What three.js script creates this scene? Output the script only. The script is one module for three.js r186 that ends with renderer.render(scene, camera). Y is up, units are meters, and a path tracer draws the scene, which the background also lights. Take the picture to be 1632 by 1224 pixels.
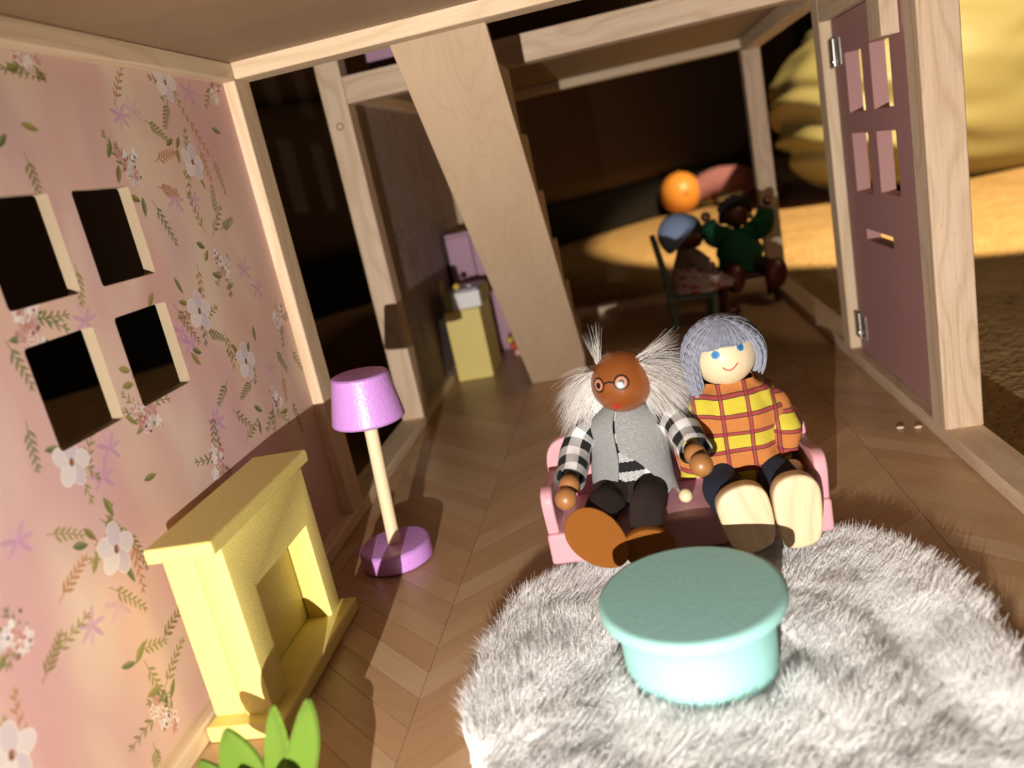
import * as THREE from 'three';
import { mergeGeometries, mergeVertices, toCreasedNormals } from 'three/addons/utils/BufferGeometryUtils.js';
import { RoundedBoxGeometry } from 'three/addons/geometries/RoundedBoxGeometry.js';
import { ImprovedNoise } from 'three/addons/math/ImprovedNoise.js';
import { RectAreaLightUniformsLib } from 'three/addons/lights/RectAreaLightUniformsLib.js';

// ------------------------------------------------------------------ camera, light, exposure
// All shapes below are written in centimetres; CM turns them into metres when a mesh is made.
const CM = 0.01;
const scene = new THREE.Scene();
scene.background = new THREE.Color(0x000000);
const renderer = new THREE.WebGLRenderer({ antialias: true });
renderer.toneMapping = THREE.LinearToneMapping;
renderer.toneMappingExposure = 1.22;
renderer.shadowMap.enabled = true;
RectAreaLightUniformsLib.init();

const camera = new THREE.PerspectiveCamera(51.03, 1632 / 1224, 0.004, 12);
camera.position.set(0, 16 * CM, 0);
camera.rotation.set(-14.65474 * Math.PI / 180, 10.35285 * Math.PI / 180, -12.05141 * Math.PI / 180, 'YXZ');
camera.focus = 0.325;
camera.userData.fStop = 9;
scene.add(camera);

// unseen small bright lamp, out of view, lighting the house through its open front
const TORCH = [-5.3, 9.1, 16];
const torchLight = new THREE.SpotLight(0xfff6ec, 0.93, 0, 0.6, 0.45, 2);
torchLight.position.set(TORCH[0] * CM, TORCH[1] * CM, (TORCH[2] - 0.35) * CM);
torchLight.target.position.set(-3 * CM, 7 * CM, -40 * CM);
torchLight.shadow.radius = 0.05;
// unseen warm spotlight, hung out of view: throws the round pool of light on the carpet
const POOL = [80, 130, -20];
const poolLight = new THREE.SpotLight(0xffe0a8, 25, 0, 16.11 * Math.PI / 180, 0.015, 2);
poolLight.position.set(POOL[0] * CM, (POOL[1] - 0.4) * CM, POOL[2] * CM);
poolLight.target.position.set(51 * CM, -1.6 * CM, -134 * CM);
poolLight.shadow.radius = 1.2;
// added fill lamp, unseen above and behind the camera, lifts the shadows
const PANEL = [110, 238, 95];
const fillLight = new THREE.RectAreaLight(0xffe2c4, 4, 0.7, 0.7);
fillLight.position.set(PANEL[0] * CM, (PANEL[1] - 1.6) * CM, PANEL[2] * CM);
fillLight.rotation.set(-Math.PI / 2, 0, 0);
for (const l of [torchLight, poolLight]) { l.castShadow = true; scene.add(l, l.target); }
scene.add(fillLight);

// ------------------------------------------------------------------ helpers
let seed = 7;
const rnd = () => { seed = (seed * 1664525 + 1013904223) >>> 0; return seed / 4294967296; };
const rr = (a, b) => a + (b - a) * rnd();
const perlin = new ImprovedNoise();
const V = (x, y, z) => new THREE.Vector3(x, y, z);
const used = {};
function numbered(n) { used[n] = (used[n] ?? -1) + 1; return used[n] ? n + '_' + String(used[n]).padStart(3, '0') : n; }
const scaledGeo = new WeakSet();
function plain(g) {
  g = g.index ? g.toNonIndexed() : g;
  for (const k of Object.keys(g.attributes)) if (!['position', 'normal', 'uv'].includes(k)) g.deleteAttribute(k);
  if (!g.attributes.uv) g.setAttribute('uv', new THREE.Float32BufferAttribute(new Float32Array(g.attributes.position.count * 2), 2));
  g.clearGroups();
  return g;
}
const merge = (list) => mergeGeometries(list.map(plain));
function obj(name, geo, mat, parent = scene, at, turn) {
  if (Array.isArray(geo)) geo = merge(geo);
  if (!scaledGeo.has(geo)) { geo.scale(CM, CM, CM); scaledGeo.add(geo); }
  const m = new THREE.Mesh(geo, mat);
  m.name = parent === scene ? numbered(name) : name;
  if (at) m.position.set(at[0] * CM, at[1] * CM, at[2] * CM);
  if (turn) m.rotation.set(...turn);
  m.castShadow = m.receiveShadow = true;
  parent.add(m);
  return m;
}
function tag(o, label, category, group) { o.userData.label = label; o.userData.category = category; if (group) o.userData.group = group; return o; }
function thing(name, label, category, at = [0, 0, 0], turn = 0, group) {
  const g = new THREE.Group();
  g.name = numbered(name); g.position.set(at[0] * CM, at[1] * CM, at[2] * CM); g.rotation.y = turn; scene.add(g);
  return tag(g, label, category, group);
}
function struct(name, geo, mat, label, at) { const m = obj(name, geo, mat, scene, at); m.userData.kind = 'structure'; if (label) m.userData.label = label; return m; }
// uv in centimetres, the grain (v) along the given axis
function boxUV(g, grain = 'y') {
  g = plain(g);
  const p = g.attributes.position, uv = g.attributes.uv, gi = 'xyz'.indexOf(grain);
  const a = V(0, 0, 0), b = V(0, 0, 0), c = V(0, 0, 0), o = rr(0, 40);
  for (let i = 0; i < p.count; i += 3) {
    a.fromBufferAttribute(p, i); b.fromBufferAttribute(p, i + 1); c.fromBufferAttribute(p, i + 2);
    const n = b.clone().sub(a).cross(c.clone().sub(a));
    const w = [Math.abs(n.x), Math.abs(n.y), Math.abs(n.z)];
    let k = w.indexOf(Math.max(...w));
    const axes = [0, 1, 2].filter((t) => t !== k);
    let vi = axes.includes(gi) ? gi : axes[1], ui = axes.find((t) => t !== vi);
    for (const [j, q] of [[i, a], [i + 1, b], [i + 2, c]]) { const e = q.toArray(); uv.setXY(j, e[ui] + o + k * 3.3, e[vi] + o); }
  }
  return g;
}
// box from corner to corner
function box(x0, x1, y0, y1, z0, z1, grain = 'y', r = 0.06) {
  const w = Math.abs(x1 - x0), h = Math.abs(y1 - y0), d = Math.abs(z1 - z0);
  const g = new RoundedBoxGeometry(w, h, d, 2, Math.min(r, w / 2.1, h / 2.1, d / 2.1));
  g.translate((x0 + x1) / 2, (y0 + y1) / 2, (z0 + z1) / 2);
  return boxUV(g, grain);
}
// parametric sheet
function sheet(fn, nu, nv, uvfn, closed = false) {
  const pos = [], uv = [], idx = [];
  for (let j = 0; j <= nv; j++) for (let i = 0; i <= nu; i++) {
    const u = i / nu, v = j / nv, q = fn(closed && i === nu ? 0 : u, v);
    pos.push(q[0], q[1], q[2]); uv.push(...(uvfn ? uvfn(u, v, q) : [u, v]));
  }
  for (let j = 0; j < nv; j++) for (let i = 0; i < nu; i++) {
    const a = j * (nu + 1) + i, b = a + 1, c = a + nu + 1, d = c + 1;
    idx.push(a, b, d, a, d, c);
  }
  const g = new THREE.BufferGeometry();
  g.setAttribute('position', new THREE.Float32BufferAttribute(pos, 3));
  g.setAttribute('uv', new THREE.Float32BufferAttribute(uv, 2));
  g.setIndex(idx); g.computeVertexNormals();
  if (closed) { const n = g.attributes.normal; for (let j = 0; j <= nv; j++) { const a = j * (nu + 1), b = a + nu, s = V(n.getX(a) + n.getX(b), n.getY(a) + n.getY(b), n.getZ(a) + n.getZ(b)).normalize(); n.setXYZ(a, s.x, s.y, s.z); n.setXYZ(b, s.x, s.y, s.z); } }
  return g;
}
// the same with a thickness
function shell(fn, nu, nv, t, uvfn) {
  const g0 = sheet(fn, nu, nv, uvfn), p = g0.attributes.position, n = g0.attributes.normal, uv0 = g0.attributes.uv, N = p.count;
  const pos = [], uv = [], idx = [...g0.index.array];
  for (const s of [0, -1]) for (let i = 0; i < N; i++) { pos.push(p.getX(i) + n.getX(i) * t * s, p.getY(i) + n.getY(i) * t * s, p.getZ(i) + n.getZ(i) * t * s); uv.push(uv0.getX(i), uv0.getY(i)); }
  for (let i = 0; i < g0.index.count; i += 3) idx.push(g0.index.getX(i) + N, g0.index.getX(i + 2) + N, g0.index.getX(i + 1) + N);
  const ring = [];
  for (let i = 0; i < nu; i++) ring.push(i);
  for (let j = 0; j < nv; j++) ring.push(j * (nu + 1) + nu);
  for (let i = nu; i > 0; i--) ring.push(nv * (nu + 1) + i);
  for (let j = nv; j > 0; j--) ring.push(j * (nu + 1));
  for (let k = 0; k < ring.length; k++) { const a = ring[k], b = ring[(k + 1) % ring.length]; idx.push(a, a + N, b, b, a + N, b + N); }
  const g = new THREE.BufferGeometry();
  g.setAttribute('position', new THREE.Float32BufferAttribute(pos, 3)); g.setAttribute('uv', new THREE.Float32BufferAttribute(uv, 2)); g.setIndex(idx);
  return toCreasedNormals(g, 0.9);
}
// tapering limb along points; wob adds folds of cloth
function limb(pts, radii, ns = 20, nr = 20, wob = 0, caps = true, sd = 0) {
  const curve = new THREE.CatmullRomCurve3(pts.map((p) => V(...p))), fr = curve.computeFrenetFrames(ns, false), len = curve.getLength();
  const rad = (t) => { const f = t * (radii.length - 1), i = Math.min(radii.length - 2, Math.floor(f)), k = f - i, s = k * k * (3 - 2 * k); return radii[i] * (1 - s) + radii[i + 1] * s; };
  const fn = (u, v) => {
    const j = Math.round(v * ns), c = curve.getPointAt(v), a = u * Math.PI * 2;
    let r = rad(v);
    if (wob) r *= 1 + wob * perlin.noise(Math.cos(a) * 1.5 + sd, Math.sin(a) * 1.5, v * len * 1.3) + wob * 0.6 * Math.sin(v * len * 4.5 + 2 * Math.sin(a + sd));
    const q = c.addScaledVector(fr.normals[j], Math.cos(a) * r).addScaledVector(fr.binormals[j], Math.sin(a) * r);
    return [q.x, q.y, q.z];
  };
  const mid = rad(0.5) * 6.283;
  const g = [sheet(fn, nr, ns, (u, v) => [u * mid, v * len], true)];
  if (caps) for (const v of [0, 1]) {
    const c = curve.getPointAt(v), pos = [c.x, c.y, c.z], idx = [], uv = [0, v * len];
    for (let i = 0; i < nr; i++) { pos.push(...fn(i / nr, v)); uv.push(i / nr * mid, v * len + 0.3); idx.push(...(v ? [0, 1 + i, 1 + (i + 1) % nr] : [0, 1 + (i + 1) % nr, 1 + i])); }
    const cap = new THREE.BufferGeometry();
    cap.setAttribute('position', new THREE.Float32BufferAttribute(pos, 3)); cap.setAttribute('uv', new THREE.Float32BufferAttribute(uv, 2)); cap.setIndex(idx); cap.computeVertexNormals();
    g.push(cap);
  }
  return merge(g);
}
const sphere = (r, x, y, z, sx = 1, sy = 1, sz = 1, n = 32) => new THREE.SphereGeometry(r, n, Math.round(n * 0.7)).scale(sx, sy, sz).translate(x, y, z);
function lathe(profile, n = 48) { return new THREE.LatheGeometry(profile.map(([r, y]) => new THREE.Vector2(r, y)), n); }
function extrude(shape, depth, bevel = 0.05, seg = 2, curve = 16) {
  return new THREE.ExtrudeGeometry(shape, { depth: depth - 2 * bevel, bevelEnabled: bevel > 0, bevelThickness: bevel, bevelSize: bevel, bevelOffset: -bevel, bevelSegments: seg, curveSegments: curve }).translate(0, 0, bevel);
}
function roundRect(target, x0, y0, x1, y1, r) {
  target.moveTo(x0 + r, y0); target.lineTo(x1 - r, y0); target.quadraticCurveTo(x1, y0, x1, y0 + r); target.lineTo(x1, y1 - r); target.quadraticCurveTo(x1, y1, x1 - r, y1);
  target.lineTo(x0 + r, y1); target.quadraticCurveTo(x0, y1, x0, y1 - r); target.lineTo(x0, y0 + r); target.quadraticCurveTo(x0, y0, x0 + r, y0);
  return target;
}

// ------------------------------------------------------------------ textures
const smooth = (t) => t * t * (3 - 2 * t);
function makeNoise(sd) {
  const tab = new Float32Array(4096); let s = sd * 7919 + 13;
  for (let i = 0; i < 4096; i++) { s = (s * 1664525 + 1013904223) >>> 0; tab[i] = s / 4294967296; }
  return (x, y, px, py) => {   // periodic value noise
    const xi = Math.floor(x), yi = Math.floor(y), fx = smooth(x - xi), fy = smooth(y - yi);
    const at = (a, b) => tab[((((a % px) + px) % px) * 71 + (((b % py) + py) % py) * 131) & 4095];
    return (at(xi, yi) * (1 - fx) + at(xi + 1, yi) * fx) * (1 - fy) + (at(xi, yi + 1) * (1 - fx) + at(xi + 1, yi + 1) * fx) * fy;
  };
}
function dataTex(w, h, fn, srgb = true) {
  const d = new Uint8Array(w * h * 4);
  for (let y = 0, o = 0; y < h; y++) for (let x = 0; x < w; x++, o += 4) { const c = fn(x / w, y / h); d[o] = c[0]; d[o + 1] = c[1]; d[o + 2] = c[2]; d[o + 3] = 255; }
  const t = new THREE.DataTexture(d, w, h); t.wrapS = t.wrapT = THREE.RepeatWrapping; t.magFilter = THREE.LinearFilter; t.minFilter = THREE.LinearMipmapLinearFilter;
  if (srgb) t.colorSpace = THREE.SRGBColorSpace; t.needsUpdate = true;
  return t;
}
const mixc = (a, b, t) => [a[0] + (b[0] - a[0]) * t, a[1] + (b[1] - a[1]) * t, a[2] + (b[2] - a[2]) * t];
// wood: u across the grain over 8 cm, v along it over 16 cm
function woodTex(light, dark, sd, { lines = 22, fleck = 0.3, wave = 1.2, ring: ra = 0.28 } = {}) {
  const n = makeNoise(sd);
  const t = dataTex(512, 768, (u, v) => {
    const warp = wave * (n(u * 4, v * 2, 4, 2) - 0.5) + 0.5 * wave * (n(u * 8, v * 5, 8, 5) - 0.5);
    const ring = 0.5 + 0.5 * Math.sin(6.2832 * (u * lines * 0.5 + warp * 2.2));
    const fine = n(u * 128, v * 10, 128, 10), fl = n(u * 190, v * 34, 190, 34);
    let k = ra * Math.pow(ring, 4) + 0.22 * fine + 0.25 * n(u * 6, v * 3, 6, 3);
    if (fl > 0.86) k += fleck * (fl - 0.86) * 6;
    return mixc(light, dark, Math.min(1, k));
  });
  t.repeat.set(1 / 8, 1 / 16);
  return t;
}
function canvasTex(w, h, draw, srgb = true) {
  const c = document.createElement('canvas'); c.width = w; c.height = h;
  draw(c.getContext('2d'), w, h);
  const t = new THREE.CanvasTexture(c); t.wrapS = t.wrapT = THREE.RepeatWrapping; if (srgb) t.colorSpace = THREE.SRGBColorSpace;
  return t;
}
const std = (o) => new THREE.MeshStandardMaterial(o);
const painted = (color, rough = 0.45, extra = {}) => new THREE.MeshPhysicalMaterial({ color, roughness: rough, clearcoat: 0.25, clearcoatRoughness: 0.35, ...extra });

// fine paint and felt relief
const grainBump = dataTex(256, 256, (() => { const n = makeNoise(41); return (u, v) => { const k = 255 * (0.6 * n(u * 64, v * 64, 64, 64) + 0.4 * n(u * 128, v * 128, 128, 128)); return [k, k, k]; }; })(), false);
const bumpAt = (r) => { const t = grainBump.clone(); t.repeat.set(r, r); t.needsUpdate = true; return t; };
const bump1 = bumpAt(0.5), bump4 = bumpAt(2);

const M = {};
M.pine = std({ map: woodTex([226, 206, 176], [190, 160, 124], 3), roughness: 0.62 });
M.pine2 = std({ map: woodTex([216, 194, 168], [174, 142, 112], 9, { lines: 14, fleck: 0.5 }), roughness: 0.62 });
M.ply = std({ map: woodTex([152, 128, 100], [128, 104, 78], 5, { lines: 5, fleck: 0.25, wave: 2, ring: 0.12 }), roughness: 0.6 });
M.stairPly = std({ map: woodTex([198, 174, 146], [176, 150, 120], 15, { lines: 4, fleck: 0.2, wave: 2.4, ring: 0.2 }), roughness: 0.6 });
M.mdf = std({ color: 0xb09c80, roughness: 0.8, bumpMap: bump4, bumpScale: 0.0002 });
M.yellow = painted(0xe2d078, 0.5, { bumpMap: bump1, bumpScale: 0.00012 });
M.mauveDoor = std({ color: 0xaa807e, roughness: 0.6 });
M.steel = std({ color: 0xc9c6c0, metalness: 1, roughness: 0.28 });

// floor planks: flat print of oak on the planks, four tones of one board
const oakTex = woodTex([190, 160, 126], [164, 132, 100], 21, { lines: 5, fleck: 0.3, wave: 2.2, ring: 0.16 });
M.oak = ['#f6efe8', '#ffffff', '#f0e6dc', '#faf3e8', '#f3e8dc'].map((c) => new THREE.MeshPhysicalMaterial({ color: c, map: oakTex, roughness: 0.42, clearcoat: 0.12, clearcoatRoughness: 0.3 }));
M.joint = std({ color: 0x7a5e46, roughness: 0.9 });

// ------------------------------------------------------------------ wallpaper (flat print): s runs away from the camera along the wall, y up, 1 cm = K pixels
const S0 = 7, S1 = 38, WY0 = 0, WY1 = 23, K = 66;
const wallpaper = canvasTex(Math.round((S1 - S0) * K), Math.round((WY1 - WY0) * K), (c, w, h) => {
  c.fillStyle = '#d2aea4'; c.fillRect(0, 0, w, h);
  const wash = ['#dcc4ae', '#cfa29e', '#d8b8a8', '#cc9c9c', '#dccab4', '#d4ac9c', '#cca8a8', '#dab8a0', '#c8a6a6', '#e0d0ba'];
  for (let i = 0; i < 210; i++) {           // watercolour washes
    const x = rr(0, w), y = rr(0, h), r = rr(1.2, 3.8) * K, col = wash[Math.floor(rnd() * wash.length)];
    c.save(); c.translate(x, y); c.rotate(rr(-0.35, 0.35)); c.scale(rr(0.35, 0.7), rr(0.9, 1.6));
    const g = c.createRadialGradient(0, 0, 0, 0, 0, r);
    g.addColorStop(0, col + 'aa'); g.addColorStop(0.55, col + '66'); g.addColorStop(1, col + '00');
    c.fillStyle = g; c.fillRect(-r, -r, 2 * r, 2 * r); c.restore();
  }
  for (let i = 0; i < 130; i++) {           // soft brush strokes
    c.save(); c.translate(rr(0, w), rr(0, h)); c.rotate(rr(-0.5, 0.5)); c.globalAlpha = rr(0.06, 0.16);
    c.fillStyle = wash[Math.floor(rnd() * wash.length)]; c.beginPath(); c.ellipse(0, 0, rr(0.15, 0.5) * K, rr(0.6, 2) * K, 0, 0, 7); c.fill(); c.restore();
  }
  c.globalAlpha = 1;
  const px = (s) => (s - S0) * K, py = (y) => (WY1 - y) * K;
  const greens = ['#6e7240', '#827e46', '#626c46', '#8c824c', '#766a40', '#5a6644'];
  const green = () => greens[Math.floor(rnd() * greens.length)];
  function leaf(x, y, a, L, W, col = green()) {
    c.save(); c.translate(x, y); c.rotate(-a); c.fillStyle = col; c.beginPath(); c.moveTo(0, 0); c.quadraticCurveTo(L * 0.45, -W, L, 0); c.quadraticCurveTo(L * 0.45, W, 0, 0); c.fill();
    c.globalAlpha = 0.35; c.fillStyle = '#c9b45e'; c.beginPath(); c.moveTo(0, 0); c.quadraticCurveTo(L * 0.5, -W * 0.9, L, 0); c.quadraticCurveTo(L * 0.5, -W * 0.1, 0, 0); c.fill(); c.restore();
  }
  function sprig(x, y, a, L, n) {
    const bend = rr(-0.4, 0.4), col = rnd() < 0.16 ? '#a9704a' : green();
    c.save(); c.translate(x, y); c.rotate(-a); c.strokeStyle = col; c.lineWidth = K * 0.03; c.beginPath(); c.moveTo(-L * 0.15, 0); c.quadraticCurveTo(L * 0.4, bend * L * 0.2, L, 0); c.stroke();
    for (let i = 0; i < n; i++) { const t = 0.08 + 0.84 * i / (n - 1), lx = t * L, ly = bend * L * 0.4 * t * (1 - t), l = K * 0.34 * (1.15 - 0.45 * t); leaf(lx, ly, 0.7, l, l * 0.27, col); leaf(lx + L * 0.06, ly, -0.7, l, l * 0.27, col); }
    leaf(L, 0, 0, K * 0.24, K * 0.06, col); c.restore();
  }
  function petal(x, y, R, n, w, cols, edge) {
    for (let i = 0; i < n; i++) { c.save(); c.translate(x, y); c.rotate(i / n * 6.283 + rr(-0.15, 0.15)); c.fillStyle = cols[i % cols.length]; c.beginPath(); c.ellipse(R * 0.55, 0, R * 0.52, R * w, 0, 0, 7); c.fill(); if (edge) { c.strokeStyle = edge; c.lineWidth = K * 0.03; c.stroke(); } c.restore(); }
  }
  function whiteFlower(x, y, R) { petal(x, y, R, 5, 0.4, ['#d6cccc', '#ccc0c6', '#dcd2ce'], '#ebe2da'); c.fillStyle = '#7d4a3c'; c.beginPath(); c.ellipse(x, y, R * 0.13, R * 0.17, 0.4, 0, 7); c.fill(); c.fillStyle = '#b98c6c'; c.beginPath(); c.arc(x + R * 0.1, y, R * 0.08, 0, 7); c.fill(); }
  function lilac(x, y, R, faint) { c.globalAlpha = faint ? 0.3 : 0.6; petal(x, y, R, 7, 0.15, ['#c08fb4', '#b583ae', '#cfa0b8']); c.globalAlpha = 1; }
  function cluster(x, y) {
    for (let i = 0; i < 11; i++) { const a = rr(0, 6.28), d = rr(0.05, 0.75) * K; petal(x + Math.cos(a) * d * 0.8, y + Math.sin(a) * d, rr(0.16, 0.3) * K, 5, 0.34, [['#d4cac8', '#c2b8be'], ['#b8847a', '#c49a8c'], ['#e4dcd8', '#d3c6cb'], ['#c49c96', '#bc8a84']][Math.floor(rnd() * 4)], rnd() < 0.5 ? '#efe6e0' : null); }
    for (let i = 0; i < 5; i++) { c.fillStyle = ['#4f4a56', '#8a5a44'][i & 1]; c.beginPath(); c.arc(x + rr(-0.5, 0.5) * K, y + rr(-0.6, 0.6) * K, K * 0.055, 0, 7); c.fill(); }
  }
  const W = [[31.9, 22], [32.2, 18.9], [29.3, 13.2], [31.7, 10.5], [20.1, 10.5], [20.6, 7.4], [14.8, 4.8], [10.5, 13.5], [12, 20]];
  const C = [[20.1, 1.8], [27.7, 18.9], [32.2, 14.7], [20.4, 14.6], [16.1, 7.3], [24.3, 22.1], [27.4, 7.6], [24.1, 10.6], [33.3, 8.2], [36, 22.2], [35.9, 11.4], [13, 11], [15, 19], [11.5, 4]];
  const Li = [[28.1, 20.6], [29, 20.8], [30, 17.5], [31.4, 17.4], [27.7, 12.7], [28, 12.2], [21.1, 9.6], [21.8, 10.3], [18.6, 6], [19.9, 5.9], [17.3, 9.4], [28.1, 9], [33.6, 9.6], [34.6, 13.2], [22.7, 14.2], [33.5, 21.7], [33.9, 14.2]];
  const Sp = [[28.1, 21.1, 50], [29.7, 20.4, -30], [31.6, 21.2, -127], [29.6, 19, 12], [29.2, 18, -15], [28.5, 17.4, -66], [33.1, 19.4, -82], [34, 19, -81], [32.9, 20.6, -59], [31.5, 16.2, 107], [32.2, 16, 39], [33, 16.1, 16], [30.1, 14.8, -104], [27.8, 13.6, -60], [29.4, 12.3, -25], [30.7, 11.9, -94], [29.6, 10.1, -150], [31.6, 9.6, -162], [28, 9.3, -122], [29.6, 8.9, -45], [34.6, 9, -104], [34.8, 7.7, -82], [19, 12, -98], [18.4, 9, -27], [18, 7.3, 22], [21.3, 7.6, -77], [21.3, 7.2, -97], [20.5, 8.4, -48], [21.2, 3.8, 14], [20.1, 4.2, -22], [20.1, 3.6, -79], [20.6, 2.5, 26], [19.2, 1.3, -104], [17.1, 6.1, 9], [16.5, 5.8, 34], [19.4, 14.2, -77], [22.6, 19.2, -89], [36.1, 12.3, -104], [19.9, 6.4, -51], [23.1, 15.8, -104], [24.2, 12.4, -88], [29.9, 7.6, 16], [36.3, 9.8, -62], [32.9, 16.7, 76], [34.7, 10.2, -63]];
  const F = [[23.2, 20.1, -14], [21.9, 19.7, 37], [30.9, 19.7, 22], [31.5, 19.7, 47], [31.2, 19.1, -104], [26.8, 19.4, 50], [26.9, 18.6, -119], [27.4, 17.7, -17], [27.8, 17.4, -104], [35, 20.2, -17], [32.5, 18.1, -71], [28.4, 14.4, -67], [29.7, 13.9, 39], [28.4, 13.7, -17], [26.4, 14.2, 41], [30.9, 15.6, -26], [31.1, 15.2, 44], [31.4, 14.3, -20], [32.2, 13.7, 10], [19.8, 14.3, -6], [19.6, 11.1, -14], [23.3, 10.7, -41], [23.6, 10.3, 14], [24.5, 10.2, -33], [23.8, 12.3, -22], [23.7, 11.8, -4], [23.2, 8.7, -4], [20.9, 8.7, -77], [19.6, 7.5, 47], [19.3, 8.2, -21], [19.8, 8.3, -58], [20.8, 6.5, -78], [20, 2.7, -10], [20.8, 2.2, 42], [20, 4.1, 29], [19.4, 4.1, -22], [28.3, 11.8, -26], [28, 11.6, -55], [31.1, 11.2, -52], [32.2, 11, 41], [33.1, 11.4, -104], [31.5, 8.4, -36], [31.2, 7.6, -104], [33.9, 7.5, 1], [15.6, 7, 37], [20.1, 16.2, 35], [23.4, 21.8, 11], [24.5, 21.7, -49], [35.5, 21.9, 4]];
  const rad = Math.PI / 180;
  for (const [s, y] of Li) lilac(px(s), py(y), rr(0.45, 0.62) * K, rnd() < 0.3);
  for (const [s, y, a] of Sp) sprig(px(s), py(y), a * rad, rr(1.0, 1.6) * K, 5 + Math.floor(rnd() * 2));
  for (const [s, y] of [...W, ...C]) for (let i = 0; i < 3; i++) sprig(px(s) + rr(-0.5, 0.5) * K, py(y) + rr(-0.5, 0.5) * K, rr(0, 6.28), rr(0.9, 1.3) * K, 4);
  for (const [s, y, a] of F) leaf(px(s) - 0.35 * K * Math.cos(a * rad), py(y) + 0.35 * K * Math.sin(a * rad), a * rad, rr(0.6, 0.8) * K, rr(0.2, 0.28) * K);
  for (const [s, y] of C) cluster(px(s), py(y));
  for (const [s, y] of W) whiteFlower(px(s), py(y), rr(0.68, 0.8) * K);
});
wallpaper.repeat.set(1 / (S1 - S0), 1 / (WY1 - WY0)); wallpaper.offset.set(-S0 / (S1 - S0), 0);
M.wallpaper = std({ map: wallpaper, roughness: 0.55 });

const darkPaper = canvasTex(1024, 768, (c, w, h) => {
  c.fillStyle = '#968484'; c.fillRect(0, 0, w, h);
  for (let i = 0; i < 500; i++) { c.globalAlpha = rr(0.1, 0.3); c.fillStyle = ['#74625f', '#96847e', '#786a68', '#a08c84'][i & 3]; c.beginPath(); c.ellipse(rr(0, w), rr(0, h), rr(8, 40), rr(10, 60), rr(-0.5, 0.5), 0, 7); c.fill(); }
  for (let i = 0; i < 900; i++) { c.globalAlpha = rr(0.3, 0.75); c.fillStyle = ['#b8a8a8', '#a09078', '#c0b0b0', '#94866e'][i & 3]; c.beginPath(); c.ellipse(rr(0, w), rr(0, h), rr(2, 6), rr(4, 12), rr(0, 3), 0, 7); c.fill(); }
});
darkPaper.repeat.set(1 / 28, 1 / 21);
M.darkPaper = std({ map: darkPaper, roughness: 0.7 });

// ------------------------------------------------------------------ the dollhouse as a setting
// floor: a board with chevron planks on it; points of the chevron at x = -9.3 and 3.1, valleys at -15.5, -3.1 and 9.3
const floor = struct('floor', box(-18, 14.2, -1.6, -0.05, -84.2, -6.2, 'z'), M.joint, 'brown chevron plank floor of the open wooden dollhouse');
{
  const pitch = 1.44, slope = 0.94, edges = [-16.6, -15.5, -9.3, -3.1, 3.1, 9.3, 12.8], gap = 0.006, far = [];
  const dist = (x) => { const t = Math.abs((((x + 9.3) % 12.4) + 12.4) % 12.4); return Math.min(t, 12.4 - t); };
  const zAt = (x, t) => Math.max(-84.1, Math.min(-6.3, t - slope * dist(x)));
  for (let c = 0; c + 1 < edges.length; c++) for (let k = -12; k < 46; k++) {
    const x0 = edges[c] + gap, x1 = edges[c + 1] - gap, t0 = -22.06 - k * pitch, t1 = t0 - pitch + gap * 2;
    const q = [[x0, zAt(x0, t0)], [x1, zAt(x1, t0)], [x1, zAt(x1, t1)], [x0, zAt(x0, t1)]];
    if (Math.abs(q[0][1] - q[3][1]) < 0.2 && Math.abs(q[1][1] - q[2][1]) < 0.2) continue;
    const g = new THREE.BufferGeometry(), P = [], UV = [], up = dist(x1) > dist(x0) ? -1 : 1, ou = rr(0, 8), ov = rr(0, 16), e = 0.008;
    const top = q.map(([x, z], i) => [x + (i === 0 || i === 3 ? e : -e), 0, z + (i < 2 ? -e : e)]), bot = q.map(([x, z]) => [x, -0.06, z]);
    const uvOf = ([x, , z]) => { const a = 0.728, b = 0.685 * up; return [x * b * -1 + z * a + ou, x * a + z * b + ov]; };
    const quad = (a, b, cc, d) => { for (const r of [a, b, cc, a, cc, d]) { P.push(...r); UV.push(...uvOf(r)); } };
    quad(...top);
    for (let i = 0; i < 4; i++) { const j = (i + 1) % 4; quad(bot[i], bot[j], top[j], top[i]); }
    g.setAttribute('position', new THREE.Float32BufferAttribute(P, 3)); g.setAttribute('uv', new THREE.Float32BufferAttribute(UV, 2)); g.computeVertexNormals();
    const zm = (q[0][1] + q[2][1]) / 2;
    if (zm < -60 || zm > -13) { far.push(g); continue; }
    obj('floor_plank', g, M.oak[Math.floor(rnd() * 5)], floor);
  }
  const rest = obj('floor_plank', far, M.oak[1], floor); rest.userData.kind = 'stuff';
}

// ceiling board of the front room, upper storey slabs and an unseen roof board that keeps light out of the stairwell
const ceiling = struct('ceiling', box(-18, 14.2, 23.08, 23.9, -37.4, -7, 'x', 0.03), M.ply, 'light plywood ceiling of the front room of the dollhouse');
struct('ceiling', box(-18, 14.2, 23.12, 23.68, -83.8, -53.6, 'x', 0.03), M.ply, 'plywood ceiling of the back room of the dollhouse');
struct('ceiling', box(-18, 14.2, 47, 47.6, -84, -7, 'x', 0.03), M.ply, 'unseen plywood roof board that shades the stairwell of the dollhouse');
struct('wall_upper_back', box(-18, 14.2, 23.9, 47, -84.4, -83.8, 'x', 0.03), M.ply, 'plywood back of the upper storey of the dollhouse');

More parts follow.
